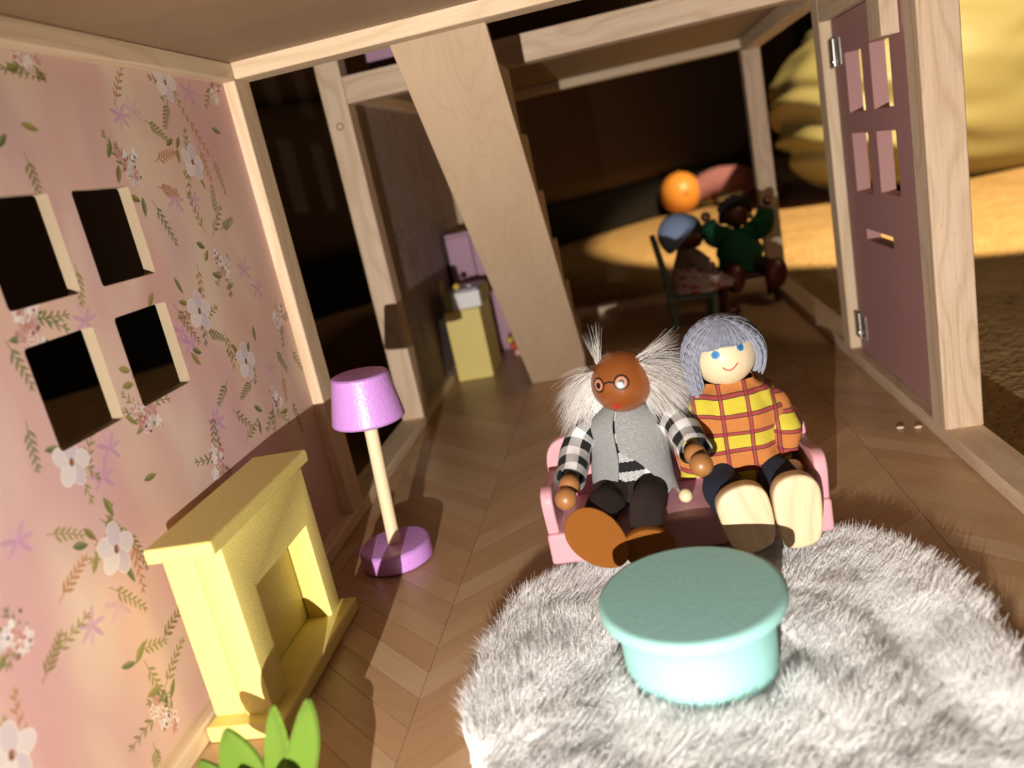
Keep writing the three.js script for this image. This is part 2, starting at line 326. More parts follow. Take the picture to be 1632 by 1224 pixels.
// left wall with four window holes: drawn in (s, y), s away from the camera, then turned to face the room
{
  const sh = new THREE.Shape(); sh.moveTo(8.5, 0.62); sh.lineTo(37.15, 0.62); sh.lineTo(37.15, 22.6); sh.lineTo(8.5, 22.6); sh.closePath();
  for (const [a, b, c, d] of [[19.85, 15.06, 22.98, 18.16], [24.08, 15.05, 27.22, 18.16], [19.85, 10.9, 22.95, 14], [24.08, 10.9, 27.22, 14]]) sh.holes.push(roundRect(new THREE.Path(), a, b, c, d, 0.16));
  const g = new THREE.ExtrudeGeometry(sh, { depth: 0.42, bevelEnabled: false, curveSegments: 6 }).rotateY(Math.PI / 2).translate(-17.34, 0, 0);
  struct('wall_left', g, [M.wallpaper, M.mdf], 'pink floral papered wall with four square window holes');
  const g2 = box(-17.34, -16.92, 0.6, 22.6, -83.6, -53.5, 'y', 0.02);
  { const p = g2.attributes.position, uv = g2.attributes.uv; for (let i = 0; i < p.count; i++) uv.setXY(i, -p.getZ(i), p.getY(i)); }
  struct('wall_left_rear', g2, M.darkPaper, 'dark mauve patterned papered wall of the back room');
}
// pine frame: posts, beams and strips, each its own piece
let trims = 0;
function trim(g, label, m = M.pine) { return struct('trim_' + (++trims), g, m, label); }
trim(box(-17.98, -16.3, 0, 0.7, -83.8, -6.4, 'z', 0.09), 'pine strip along the foot of the left side');
trim(box(12.5, 14.18, -0.05, 0.7, -83.8, -6.4, 'z', 0.09), 'pine strip along the foot of the right side', M.pine2);
trim(box(-16.3, 12.5, -0.05, 0.7, -83.8, -82.1, 'x', 0.09), 'pine strip along the back edge of the floor');
trim(box(-18, -16.36, 0.68, 45, -38.65, -37, 'y', 0.1), 'pine post at the far end of the floral wall');
trim(box(-17.82, -16.2, 0.68, 45, -54, -52.4, 'y', 0.1), 'pine post with a screw hole beyond the dark doorway', M.pine2);
trim(box(-17.9, -16.3, 0.68, 45, -83.7, -82.1, 'y', 0.1), 'pine post at the back left corner');
trim(box(12.5, 14.16, 0.68, 45, -38.45, -36.8, 'y', 0.1), 'thick pine post in front of the mauve door', M.pine2);
trim(box(12.5, 14.16, 0.68, 45, -54, -52.4, 'y', 0.1), 'pine post behind the hinge side of the mauve door');
trim(box(12.6, 14.3, 0.68, 45, -83.7, -82.1, 'y', 0.1), 'pine post at the back right corner', M.pine2);
trim(box(-16.36, 12.5, 22.36, 24.05, -38.6, -37, 'x', 0.09), 'pine beam across the house above the front room');
trim(box(-16.2, 12.5, 22, 23.68, -54, -52.4, 'x', 0.09), 'pine beam across the house behind the stairwell', M.pine2);
trim(box(-16.3, 12.6, 22.3, 23.12, -83.7, -82.1, 'x', 0.09), 'pine rail across the back opening');
trim(box(-17.5, -16.3, 22.3, 23.08, -37, -8, 'z', 0.09), 'pine moulding between floral wall and ceiling');
trim(box(-17.5, -16.3, 22.3, 23.12, -82.1, -54, 'z', 0.09), 'pine moulding above the dark papered wall');
trim(box(12.5, 14.16, 20.4, 23.1, -52.4, -38.45, 'z', 0.09), 'pine lintel above the mauve door');
trim(box(12.6, 14.2, 22, 23.12, -82.1, -54, 'z', 0.09), 'pine rail above the right opening of the back room');
trim(box(12.2, 13.0, 18.25, 22.3, -42.2, -40.35, 'y', 0.06), 'short pine block hanging in front of the door top', M.pine2);
// the screw hole in the post
{ const t = scene.getObjectByName('trim_5'); obj('screw', lathe([[0.001, -0.02], [0.16, -0.02], [0.2, 0.03], [0.23, 0.03], [0.24, 0]], 20).rotateX(Math.PI / 2).translate(-17.05, 20.8, -52.4), std({ color: 0x6a5236, metalness: 0.4, roughness: 0.5 }), t); }

// door with four window holes and a letter slot, two metal hinges
{
  const sh = new THREE.Shape(); roundRect(sh, 38.65, 0.78, 51.95, 20.3, 0.12);
  for (const [a, b, c, d] of [[46.62, 15.12, 49.66, 18.36], [42.14, 15.12, 45.18, 18.36], [46.62, 10.75, 49.66, 14.02], [42.14, 10.9, 45.18, 14.06]]) sh.holes.push(roundRect(new THREE.Path(), a, b, c, d, 0.12));
  sh.holes.push(roundRect(new THREE.Path(), 43.85, 8.1, 48.5, 8.72, 0.1));
  // seen from the house the far side of the door is at larger x
  const g = new THREE.ExtrudeGeometry(sh, { depth: 0.74, bevelEnabled: false, curveSegments: 6 }).rotateY(Math.PI / 2).translate(13.05, 0, 0);
  const d = new THREE.Group(); d.name = 'door_1'; d.userData.kind = 'structure'; d.userData.label = 'mauve toy door with four square holes and a letter slot'; scene.add(d);
  obj('door_panel', g, M.mauveDoor, d);
  for (const y of [18.55, 2.4]) {
    const h = new THREE.Group(); h.name = 'hinge'; d.add(h);
    obj('hinge_leaf', box(12.96, 13.06, y - 0.75, y + 0.75, -51.1, -50.25, 'y', 0.04), M.steel, h);
    obj('hinge_pin', [new THREE.CylinderGeometry(0.17, 0.17, 1.5, 16).translate(12.95, y, -51.45), sphere(0.22, 12.9, y - 0.45, -51.5, 1, 1, 1, 14)], M.steel, h);
    obj('hinge_plate', box(12.86, 12.95, y - 0.8, y + 0.8, -52.3, -51.4, 'y', 0.04), std({ color: 0x4a443e, metalness: 0.8, roughness: 0.4 }), h);
  }
}

// ------------------------------------------------------------------ things
const baseOf = new WeakMap();
// a thing whose parts are written in the coordinates of the house; its group stands at the thing's base
function thingAt(name, label, category, at, group) { const t = thing(name, label, category, at, 0, group); baseOf.set(t, at); return t; }
function part(name, geo, mat, t) {
  if (Array.isArray(geo)) geo = merge(geo);
  let root = t; while (!baseOf.has(root)) root = root.parent;
  const b = baseOf.get(root);
  if (t === root || root) geo.translate(-b[0], -b[1], -b[2]);
  return obj(name, geo, mat, t);
}
function place(g, pos, zdir, ydir) {          // put a shape's +z along zdir and its +y near ydir, then move it
  const z = V(...zdir).normalize(), x = V(...ydir).cross(z).normalize(), y = z.clone().cross(x);
  return g.applyMatrix4(new THREE.Matrix4().makeBasis(x, y, z).setPosition(...pos));
}

// staircase: sloping board seen from below, steps standing on its upper side
{
  const t = thingAt('staircase', 'steep plywood staircase seen from below, its sloping board rising towards the front beam', 'staircase', [-7, 0, -56]);
  const board = boxUV(new RoundedBoxGeometry(4.48, 31.2, 0.45, 2, 0.05).translate(0, 15.6, -0.225), 'y');
  board.rotateX(Math.atan2(21, 22.3)).translate(-6.98, 0.02, -59.1);
  part('sloping_board', board, M.stairPly, t);
  for (let k = 0; k < 7; k++) {
    const y = 20.85 - 3.2 * k, zn = -43.76 - 3.01 * k, zb = (yy) => -59.1 + 0.942 * yy - 0.66;
    const sh = new THREE.Shape(), y1 = Math.max(0.02, y - 3.2), x1 = -zb(Math.max(0.02, y - 3.0));
    sh.moveTo(-zb(y), y); sh.lineTo(-zn - 0.5, y); sh.quadraticCurveTo(-zn, y, -zn, y - 0.5); sh.lineTo(-zn, y1); sh.lineTo(Math.min(x1, -zn - 0.05), y1); sh.closePath();
    part('step', boxUV(extrude(sh, 4.48, 0.03).rotateY(Math.PI / 2).translate(-9.22, 0, 0), 'x'), M.stairPly, t);
  }
}

// fireplace
{
  const t = thingAt('toy_fireplace', 'pale yellow wooden toy fireplace with mantel against the floral wall', 'fireplace', [-15, 0, -24.6]);
  part('hearth', box(-16.25, -13.45, 0.01, 0.6, -28.4, -20.75, 'z', 0.1), M.yellow, t);
  part('back_panel', box(-16.15, -15.05, 0.6, 6.66, -28, -21.3, 'y', 0.1), M.yellow, t);
  const sh = new THREE.Shape(); sh.moveTo(21.3, 0.6); sh.lineTo(22.55, 0.6); sh.lineTo(22.55, 4.56); sh.lineTo(27.05, 4.56); sh.lineTo(27.05, 0.6); sh.lineTo(28, 0.6); sh.lineTo(28, 6.66); sh.lineTo(21.3, 6.66); sh.closePath();
  part('surround', toCreasedNormals(extrude(sh, 1.03, 0.07, 2).rotateY(Math.PI / 2).translate(-15.03, 0, 0), 0.6), M.yellow, t);
  part('mantel', box(-16.2, -13.88, 6.66, 7.17, -28.6, -20.68, 'z', 0.1), M.yellow, t);
}

// floor lamp
{
  const c = [-12.8, 0, -32.35], t = thingAt('floor_lamp', 'purple wooden toy floor lamp with pale pole beside the fireplace', 'lamp', c);
  const violet = painted(0xca90de, 0.4, { bumpMap: bump4, bumpScale: 0.00015 });
  part('base', lathe([[0.001, 0.01], [1.5, 0.01], [1.62, 0.08], [1.64, 0.16], [1.64, 0.8], [1.6, 0.9], [1.5, 0.94], [0.001, 0.94]], 64).translate(...c), violet, t);
  part('pole', boxUV(limb([[c[0], 0.9, c[2]], [c[0] + 0.16, 3.9, c[2]], [c[0] + 0.32, 6.9, c[2]]], [0.3, 0.3, 0.3], 6, 20), 'y'), std({ color: 0xe9d5ae, roughness: 0.6 }), t);
  part('lamp_shade', lathe([[0.001, 0], [1.5, 0], [1.59, 0.06], [1.61, 0.14], [1.24, 2.06], [1.2, 2.13], [1.12, 2.16], [0.001, 2.16]], 64).rotateZ(-0.05).translate(c[0] + 0.32, 6.82, c[2]), violet, t);
}

// round coffee table
{
  const c = [0, 0.4, -21.95], t = thingAt('coffee_table', 'round mint green wooden toy table on the white rug', 'table', c);
  const mint = painted(0x9ed6d0, 0.62, { bumpMap: bump4, bumpScale: 0.00006 });
  part('pedestal', lathe([[0.001, 0], [2.22, 0], [2.3, 0.06], [2.32, 0.14], [2.36, 2.1], [0.001, 2.1]], 80).translate(...c), mint, t);
  part('tabletop', lathe([[0.001, 2.06], [2.62, 2.06], [2.74, 2.1], [2.8, 2.18], [2.81, 2.4], [2.79, 2.48], [2.72, 2.53], [2.6, 2.55], [0.001, 2.55]], 96).translate(...c), mint, t);
}

// sofa
{
  const t = thingAt('toy_sofa', 'pink wooden toy sofa under the two seated dolls', 'sofa', [0.25, 0, -30]);
  const pink = painted(0xe3a6b1, 0.42, { bumpMap: bump4, bumpScale: 0.00014 });
  part('seat', box(-5.05, 5.55, 1.0, 2.3, -32.2, -28.1, 'x', 0.14), pink, t);
  const b = new THREE.Shape(); b.moveTo(-5.05, 2.2); b.lineTo(-5.05, 3.7); b.bezierCurveTo(-5.05, 4.5, -4.7, 4.95, -3.9, 4.95); b.lineTo(4.4, 4.95); b.bezierCurveTo(5.2, 4.95, 5.55, 4.5, 5.55, 3.7); b.lineTo(5.55, 2.2); b.closePath();
  part('backrest', toCreasedNormals(extrude(b, 0.6, 0.1, 3).translate(0, 0, -32.2), 0.6), pink, t);
  for (const x of [-5.02, 5.06]) {
    const a = new THREE.Shape(); a.moveTo(28.3, 2.2); a.bezierCurveTo(28.25, 2.7, 28.05, 3.1, 28.1, 3.6); a.bezierCurveTo(28.15, 4.0, 28.5, 4.12, 28.9, 4.05); a.bezierCurveTo(29.8, 3.85, 30.6, 3.6, 31.7, 3.6); a.lineTo(31.7, 2.2); a.closePath();
    part('arm', toCreasedNormals(extrude(a, 0.46, 0.08, 3).rotateY(Math.PI / 2).translate(x, 0, 0), 0.6), pink, t);
  }
  for (const [x, z] of [[-3.85, -28.9], [4.3, -28.9], [-3.85, -31.5], [4.3, -31.5]]) part('leg', lathe([[0.001, 0.01], [0.26, 0.01], [0.3, 0.06], [0.31, 1.02], [0.001, 1.02]], 24).translate(x, 0, z), std({ color: 0xefe6d6, roughness: 0.5 }), t);
}

// white fur rug
const rugShape = [[-6.6, -18.3], [-7.2, -20.6], [-7.0, -23.2], [-6.4, -26.4], [-5.2, -27.9], [-3.4, -28.6], [0.5, -28.4], [4.6, -28.4], [5.6, -28.5], [6.7, -27.9], [7.7, -26.2], [8.3, -23.9], [8.3, -20.8], [7.8, -17.4], [6, -14.8], [2, -13.6], [-3, -14], [-5.5, -15.8]];
{
  const t = thingAt('fur_rug', 'fluffy white fake fur rug under the mint table', 'rug', [0.5, 0, -21]);
  const curve = new THREE.CatmullRomCurve3(rugShape.map(([x, z]) => V(x, 0, z)), true), pts = curve.getPoints(160);
  const sh = new THREE.Shape(pts.map((p) => new THREE.Vector2(p.x, -p.z)));
  part('backing', extrude(sh, 0.16, 0.04, 1).rotateX(-Math.PI / 2).translate(0, 0.01, 0), std({ color: 0xd9cfc2, roughness: 1 }), t);
  // one tuft: a dozen tapering bent hairs leaning along +x
  const hairs = [];
  for (let i = 0; i < 13; i++) {
    const a = rr(0, 6.28), d = Math.sqrt(rnd()) * 0.2, L = rr(0.6, 1.0), lean = rr(0.15, 0.75), side = rr(-0.4, 0.4), w = rr(0.012, 0.02);
    const P = [], I = [], n = 4;
    for (let k = 0; k <= n; k++) {
      const s = k / n, x = d * Math.cos(a) + lean * L * s * s, z = d * Math.sin(a) + side * L * s * s, y = L * (s - 0.32 * lean * s * s), ww = w * (1 - 0.85 * s);
      for (let q = 0; q < 3; q++) P.push(x + ww * Math.cos(q * 2.094), y, z + ww * Math.sin(q * 2.094));
      if (k) for (let q = 0; q < 3; q++) { const b = (k - 1) * 3, r = (q + 1) % 3; I.push(b + q, b + 3 + r, b + r, b + q, b + 3 + q, b + 3 + r); }
    }
    const g = new THREE.BufferGeometry(); g.setAttribute('position', new THREE.Float32BufferAttribute(P, 3)); g.setIndex(I); g.computeVertexNormals(); hairs.push(g);
  }
  const tuft = merge(hairs); tuft.scale(CM, CM, CM);
  const spots = [];
  const inside = (x, z) => { let c = false; for (let i = 0, j = pts.length - 1; i < pts.length; j = i++) { const a = pts[i], b = pts[j]; if ((a.z > z) !== (b.z > z) && x < (b.x - a.x) * (z - a.z) / (b.z - a.z) + a.x) c = !c; } return c; };
  for (let x = -8; x < 9; x += 0.1) for (let z = -29.5; z < -13; z += 0.1) {
    const px = x + rr(-0.05, 0.05), pz = z + rr(-0.05, 0.05);
    if (!inside(px, pz) || Math.hypot(px, pz + 21.95) < 2.2) continue;
    spots.push([px, pz]);
  }
  const fur = new THREE.InstancedMesh(tuft, new THREE.MeshPhysicalMaterial({ color: 0xffffff, roughness: 0.5, sheen: 1, sheenColor: new THREE.Color(0xffffff), sheenRoughness: 0.4 }), spots.length);
  const m4 = new THREE.Matrix4(), q = new THREE.Quaternion(), e = new THREE.Euler();
  spots.forEach(([x, z], i) => {
    const th = 2.2 * perlin.noise(x * 0.3, z * 0.3, 1.5) + 0.9 * perlin.noise(x * 1.3, z * 1.3, 4) + 0.9 + rr(-0.5, 0.5);
    const edge = Math.hypot(x - 0.5, z + 21) / 9, tc = Math.hypot(x, z + 21.95);
    let s = 0.95 + 0.16 * perlin.noise(x * 0.7, z * 0.7, 9) + rr(-0.15, 0.15);
    if (tc < 2.9) s *= 0.5;
    const dip = Math.abs(x - 5.5 - (z + 24) * 0.14 - 0.7 * perlin.noise(x * 0.5, z * 0.5, 2)) / (0.6 + 0.09 * (z + 27));   // a furrow in the pile
    if (z > -27 && x > 3) s *= 1 - 0.55 * Math.exp(-Math.pow(dip, 2)) * smooth(Math.min(1, (z + 27) / 4));
    e.set(rr(-0.2, 0.2) + 0.35 * perlin.noise(x * 0.6, z * 0.6, 12), th, rr(-0.2, 0.2) - 0.25 * edge, 'YXZ'); q.setFromEuler(e);
    m4.compose(V((x - 0.5) * CM, 0.14 * CM, (z + 21) * CM), q, V(s, s, s)); fur.setMatrixAt(i, m4);
  });
  fur.name = 'fur_pile'; fur.userData.kind = 'stuff'; fur.castShadow = fur.receiveShadow = true; t.add(fur);
}

// felt plant in a pot at the lower left, only its leaf tips in view
{
  const c = [-11.4, 0, -16.1], t = thingAt('felt_plant', 'bright green felt leaves of a toy plant in front of the fireplace', 'plant', c);
  part('pot', lathe([[0.001, 0.01], [1.2, 0.01], [1.6, 0.2], [1.75, 0.6], [1.6, 1.1], [1.3, 1.4], [1.28, 1.5], [1.15, 1.5], [1.1, 1.2], [0.001, 1.2]], 48).translate(...c), std({ color: 0xd9c7a4, roughness: 0.7 }), t);
  const felt = new THREE.MeshPhysicalMaterial({ color: 0x749a2c, roughness: 0.95, sheen: 0.3, sheenColor: new THREE.Color(0xb0c860), sheenRoughness: 0.6, bumpMap: bump4, bumpScale: 0.0003 });
  for (const [bx, bz, tx, ty, tz, w, face] of [[-11.1, -16.6, -10.18, 3.92, -17, 0.37, 0.1], [-11.75, -16.7, -11.22, 3.84, -17, 0.37, -0.3], [-12.3, -16.5, -12.72, 3.28, -17, 0.52, 0.2], [-12.5, -16.2, -13.8, 2.4, -17, 0.42, 0.4], [-11.2, -15.8, -10.9, 2.6, -15.4, 0.4, 0.3], [-11.8, -15.8, -12.2, 2.5, -15.3, 0.4, -0.2]]) {
    const B = V(bx, 1.2, bz), T = V(tx, ty, tz), along = T.clone().sub(B), side = V(Math.cos(face), 0, -Math.sin(face)), nrm = side.clone().cross(along).normalize();
    const fn = (u, v) => { const k = 0.25 * (1 - v) * (1 - v) + Math.pow(Math.sin(Math.PI * Math.min(1, 0.04 + 0.96 * Math.pow(v, 0.95))), 0.72), s = (u - 0.5) * 2; const p = B.clone().addScaledVector(along, v).addScaledVector(side, s * w * k).addScaledVector(nrm, 0.1 * s * s * k - 0.16 * Math.sin(Math.PI * v)); return [p.x, p.y, p.z]; };
    part('leaf', shell(fn, 12, 28, 0.11, (u, v) => [u * w * 2, v * 4]), felt, t);
  }
}
// crumbs on the floor at the right
for (const [x, z, l] of [[11.35, -39.5, 'tiny pale crumb on the floor nearer the sofa'], [12.1, -39.25, 'tiny pale crumb on the floor nearer the right foot strip']]) {
  const c = tag(obj('crumb', new THREE.IcosahedronGeometry(0.16, 1).scale(1.2, 0.5, 0.8), std({ color: 0xe2c9a8, roughness: 0.9 }), scene, [x, 0.08, z]), l, 'crumb', 'crumbs on the floor');
}

// ------------------------------------------------------------------ the two dolls on the sofa
const headUV = (draw) => canvasTex(2048, 1024, draw);
const lonlat = (lon, lat) => [(0.5 + lon / 360) * 2048, (0.5 - lat / 180) * 1024];
const DEG = 2048 / 360;
const headGeo = (r, c) => new THREE.SphereGeometry(r, 64, 48).rotateY(-Math.PI / 2).translate(...c);
const dirOf = (lon, lat) => { const a = lon * Math.PI / 180, b = lat * Math.PI / 180; return V(Math.sin(a) * Math.cos(b), Math.sin(b), Math.cos(a) * Math.cos(b)); };
// one hair: thin, tapering and bent
function strand(p0, dir, len, droop, w, n = 4, curl = 0) {
  const P = [], I = [], q0 = V(0.3, 1, 0.2).cross(dir).normalize(), q1 = dir.clone().cross(q0).normalize();
  for (let k = 0; k <= n; k++) {
    const s = k / n, c = p0.clone().addScaledVector(dir, len * s).addScaledVector(q0, curl * len * s * s); c.y -= droop * len * s * s;
    const ww = w * (1 - 0.9 * s);
    for (let j = 0; j < 3; j++) { const a = j * 2.094; const r = c.clone().addScaledVector(q0, ww * Math.cos(a)).addScaledVector(q1, ww * Math.sin(a)); P.push(r.x, r.y, r.z); }
    if (k) for (let j = 0; j < 3; j++) { const b = (k - 1) * 3, r = (j + 1) % 3; I.push(b + j, b + r, b + 3 + r, b + j, b + 3 + r, b + 3 + j); }
  }
  const g = new THREE.BufferGeometry(); g.setAttribute('position', new THREE.Float32BufferAttribute(P, 3)); g.setIndex(I); g.computeVertexNormals();
  return g;
}
// woven black and white check, 1.4 cm to the repeat
const gingham = canvasTex(448, 448, (c, w, h) => {
  const n = 28, s = w / n;
  for (let y = 0; y < n; y++) for (let x = 0; x < n; x++) {
    const warp = x < n / 2, weft = y < n / 2, over = (x + y) % 2 === 0, on = over ? warp : weft;
    c.fillStyle = on ? ['#f0efee', '#e2e1e0', '#f6f5f4'][(x * 7 + y * 3) % 3] : ['#141416', '#1c1c1f', '#101012'][(x * 5 + y) % 3]; c.fillRect(x * s, y * s, s + 1, s + 1);
  }
});
gingham.repeat.set(1, 1);
M.gingham = std({ map: gingham, roughness: 0.95 });
const woodA = painted(0x9c6a3c, 0.4), shoeA = new THREE.MeshPhysicalMaterial({ color: 0x84501f, roughness: 0.9, specularIntensity: 0.25 });
const sole = (pts) => { const s = new THREE.Shape(); pts(s); return s; };

{
  const t = thingAt('doll', 'dark wooden doll with glasses, wild white hair and grey felt vest on the sofa', 'doll', [-1.4, 2.3, -30]);
  const HC = [-1.27, 7.35, -30.3], HR = 1.23;
  const face = headUV((c, w, h) => {
    c.fillStyle = '#84491f'; c.fillRect(0, 0, w, h);
    const ell = (lon, lat, r) => { const [x, y] = lonlat(lon, lat); c.beginPath(); c.ellipse(x, y, r * DEG / Math.cos(lat * Math.PI / 180), r * DEG, 0, 0, 7); };
    c.strokeStyle = '#17100c'; c.lineWidth = 3.2 * DEG;
    for (const [lon, lat] of [[-46, 10], [1, 13.5]]) {
      c.fillStyle = '#a8735a'; ell(lon, lat, 12); c.fill(); ell(lon, lat, 12.5); c.stroke();
      c.fillStyle = '#c98a6a'; ell(lon, lat, 7.5); c.fill(); c.fillStyle = '#0c0a0a'; ell(lon, lat - 0.5, 5.6); c.fill();
    }
    const [ax, ay] = lonlat(-33.5, 12), [bx, by] = lonlat(-11.5, 14);
    c.beginPath(); c.moveTo(ax, ay); c.quadraticCurveTo((ax + bx) / 2, ay - 7 * DEG, bx, by); c.stroke();
    const [mx, my] = lonlat(-36, -28), [nx, ny] = lonlat(-6, -25), [ox, oy] = lonlat(-20, -48);
    c.fillStyle = '#b5281c'; c.beginPath(); c.moveTo(mx, my); c.quadraticCurveTo(ox - 10, oy - 30, ox, oy); c.quadraticCurveTo(ox + 40, oy - 20, nx, ny); c.quadraticCurveTo(ox + 20, oy - 66, mx, my); c.fill();
  });
  part('head', headGeo(HR, HC), new THREE.MeshPhysicalMaterial({ map: face, roughness: 0.28, clearcoat: 0.35, clearcoatRoughness: 0.2 }), t);
  // hair: a strip of fake fur round the sides and the back of the head, long tufts standing up on both sides
  const hs = [], grow = (lon, lat, up, out, L, droop) => {
    if (Math.abs(lon) > 116) { L *= 0.55; lat = Math.max(lat, -18); }
    const n = dirOf(lon, lat), p = V(...HC).addScaledVector(n, HR * 0.985);
    const d = n.clone().multiplyScalar(out).add(V(rr(-0.25, 0.25), up + rr(-0.25, 0.25), rr(-0.15, 0.25))).normalize();
    hs.push(strand(p, d, L, droop, rr(0.007, 0.0125), 5, rr(-0.25, 0.25)));
  };
  for (let i = 0; i < 3000; i++) { const lat = rr(-50, 32); grow(rr(-158, -74) + lat * 0.12, lat, -0.55 - 0.6 * rnd() + lat * 0.006, 1, rr(0.8, 1.9), 0.45); }
  for (let i = 0; i < 2900; i++) { const lat = rr(-44, 38); grow(rr(56, 158) - lat * 0.1, lat, -0.4 - 0.5 * rnd() + lat * 0.008, 1.15, rr(0.8, 1.8), 0.4); }
  for (let i = 0; i < 900; i++) grow(rr(150, 210), rr(-15, 45), -0.2, 1, rr(0.6, 1.2), 0.4);
  for (let i = 0; i < 55; i++) { const n = dirOf(rr(-100, -72), rr(44, 58)), p = V(...HC).addScaledVector(n, HR * 0.98); hs.push(strand(p, V(-0.12 + rr(-0.3, 0.36), 1, rr(-0.2, 0.2)).normalize(), rr(0.7, 1.5), -0.05, 0.009, 5, rr(-0.15, 0.15))); }
  for (let i = 0; i < 75; i++) { const n = dirOf(rr(58, 110), rr(36, 52)), p = V(...HC).addScaledVector(n, HR * 0.98); hs.push(strand(p, V(1, rr(-0.05, 0.6), rr(-0.3, 0.3)).normalize(), rr(0.7, 1.75), -0.1, 0.009, 5, rr(-0.15, 0.15))); }
  part('hair', hs, std({ color: 0xe2deda, roughness: 0.5 }), t);
  // body: one continuous wooden trunk with neck, under the clothes
  part('body', sheet((u, v) => {
    const a = u * 6.2832, y = 2.35 + 4.1 * v, k = v > 0.74 ? 1 - 0.85 * smooth((v - 0.74) / 0.26) : 1, f = v < 0.06 ? 0.7 + 5 * v : 1;
    const s = Math.sign(Math.sin(a)) * Math.pow(Math.abs(Math.sin(a)), 0.7), q = Math.sign(Math.cos(a)) * Math.pow(Math.abs(Math.cos(a)), 0.7);
    return [-1.45 + 1.42 * q * k * f, y, -30.45 - 0.78 * s * k * f];
  }, 40, 30, (u, v) => [u * 6 + 0.28, v * 5 + 0.2], true), M.gingham, t);
  // vest: two front panels and a back, open below
  const feltGrey = new THREE.MeshPhysicalMaterial({ color: 0xb6b8b8, roughness: 1, sheen: 0.4, sheenColor: new THREE.Color(0xd8d8d8), sheenRoughness: 0.6, map: dataTex(256, 256, (() => { const n = makeNoise(51); return (u, v) => { const k = 0.55 * n(u * 48, v * 48, 48, 48) + 0.45 * n(u * 120, v * 120, 120, 120), q = 185 + 68 * k; return [q, q, q]; }; })()), bumpMap: bump4, bumpScale: 0.0003 });
  const around = (ang, y, grow) => {
    const s = Math.sin(ang), q = Math.cos(ang), top = Math.max(0, (y - 5.6) / 0.8), k = 1 - 0.46 * top * top, fl = 1 + 0.1 * Math.max(0, (4.6 - y) / 2.2);
    const pw = (z) => Math.sign(z) * Math.pow(Math.abs(z), 0.62);
    return [-1.45 + (1.52 + grow) * pw(s) * k * fl, y, -30.42 + (0.92 + grow) * pw(q) * (1 - 0.4 * top * top) * fl];
  };
  const lerp = (a, b, k) => a + (b - a) * k;
  part('vest_panel', shell((u, v) => { const y = lerp(2.72 + 0.18 * Math.sin(u * 3), 6.5, v), open = -0.135 - 0.2 * Math.pow(Math.max(0, 1 - v * 2.2), 1.5); return around(lerp(-1.75, open, u), y, 0.03 + 0.04 * Math.sin(v * 4 + u * 5)); }, 24, 26, 0.1, (u, v) => [u * 2, v * 3]), feltGrey, t);
  part('vest_panel', shell((u, v) => { const y = lerp(2.95 - 0.62 * u + 0.12 * Math.sin(u * 6), 6.5, v), open = -0.1 + 0.72 * Math.pow(Math.max(0, 1 - v * 1.8), 1.35); return around(lerp(open, 1.8, u), y, 0.06 + 0.05 * Math.sin(v * 5 + u * 4)); }, 24, 26, 0.1, (u, v) => [u * 2, v * 3]), feltGrey, t);
  part('vest_back', shell((u, v) => around(lerp(1.75, 4.53, u), lerp(2.6, 6.5, v), 0.02), 16, 16, 0.1, (u, v) => [u * 3, v * 3]), feltGrey, t);
  part('sleeve', limb([[-2.75, 5.75, -30.3], [-3.3, 5.3, -29.9], [-3.6, 4.75, -29.0], [-3.72, 4.45, -28.1]], [0.5, 0.6, 0.62, 0.6], 26, 24, 0.07, false, 2), M.gingham, t);
  part('sleeve', limb([[-0.15, 5.75, -30.3], [0.5, 5.5, -29.8], [0.85, 5.15, -28.9], [1.0, 4.9, -28.05]], [0.5, 0.62, 0.64, 0.62], 26, 24, 0.07, false, 5), M.gingham, t);
  for (const [h, w] of [[[-3.9, 4.1, -27.25], [-3.78, 4.32, -27.9]], [[1.1, 4.72, -27.15], [0.98, 4.86, -27.85]]]) {
    const d = V(h[0] - w[0], h[1] - w[1], h[2] - w[2]);
    part('hand', [sphere(0.42, ...h), place(lathe([[0.001, -0.5], [0.3, -0.5], [0.4, -0.12], [0.4, 0.05], [0.34, 0.16], [0.2, 0.3]], 28).rotateX(Math.PI / 2), w, d.toArray(), [0, 1, 0.2])], woodA, t);
  }
  const fleece = new THREE.MeshPhysicalMaterial({ color: 0x2a1b15, roughness: 1, sheen: 0.35, sheenColor: new THREE.Color(0x7a5540), sheenRoughness: 0.5, bumpMap: bump4, bumpScale: 0.0004 });
  part('trousers', [limb([[-2.0, 2.98, -30.5], [-2.45, 3.02, -29.2], [-2.75, 3.14, -28.0], [-2.9, 2.9, -27.2]], [0.56, 0.6, 0.66, 0.6], 22, 24, 0.06, true, 8), limb([[-0.75, 2.98, -30.5], [-0.85, 3.02, -29.3], [-1.05, 3.14, -27.95], [-1.22, 2.35, -27.2]], [0.56, 0.62, 0.64, 0.58], 22, 24, 0.06, true, 11), sphere(1.0, -1.4, 2.95, -30.3, 1.35, 0.6, 0.9)], fleece, t);
  // shoes: flat sole, domed upper
  const shoe = (pos, nrm, up, a, b, h) => {
    const g = sheet((u, v) => { const an = u * 6.2832, r = Math.sin(v * 1.5708), z = -h * Math.cos(v * 1.5708); const wide = 1 + 0.1 * Math.sin(an); return [b * wide * r * Math.cos(an), a * r * Math.sin(an), z]; }, 44, 16, null, true);
    const s = new THREE.Shape(); for (let i = 0; i <= 48; i++) { const an = i / 48 * 6.2832, x = b * (1 + 0.1 * Math.sin(an)) * Math.cos(an), y = a * Math.sin(an); i ? s.lineTo(x, y) : s.moveTo(x, y); }
    return place(merge([g, extrude(s, 0.22, 0.06, 2).translate(0, 0, -0.05)]), pos, nrm, up);
  };
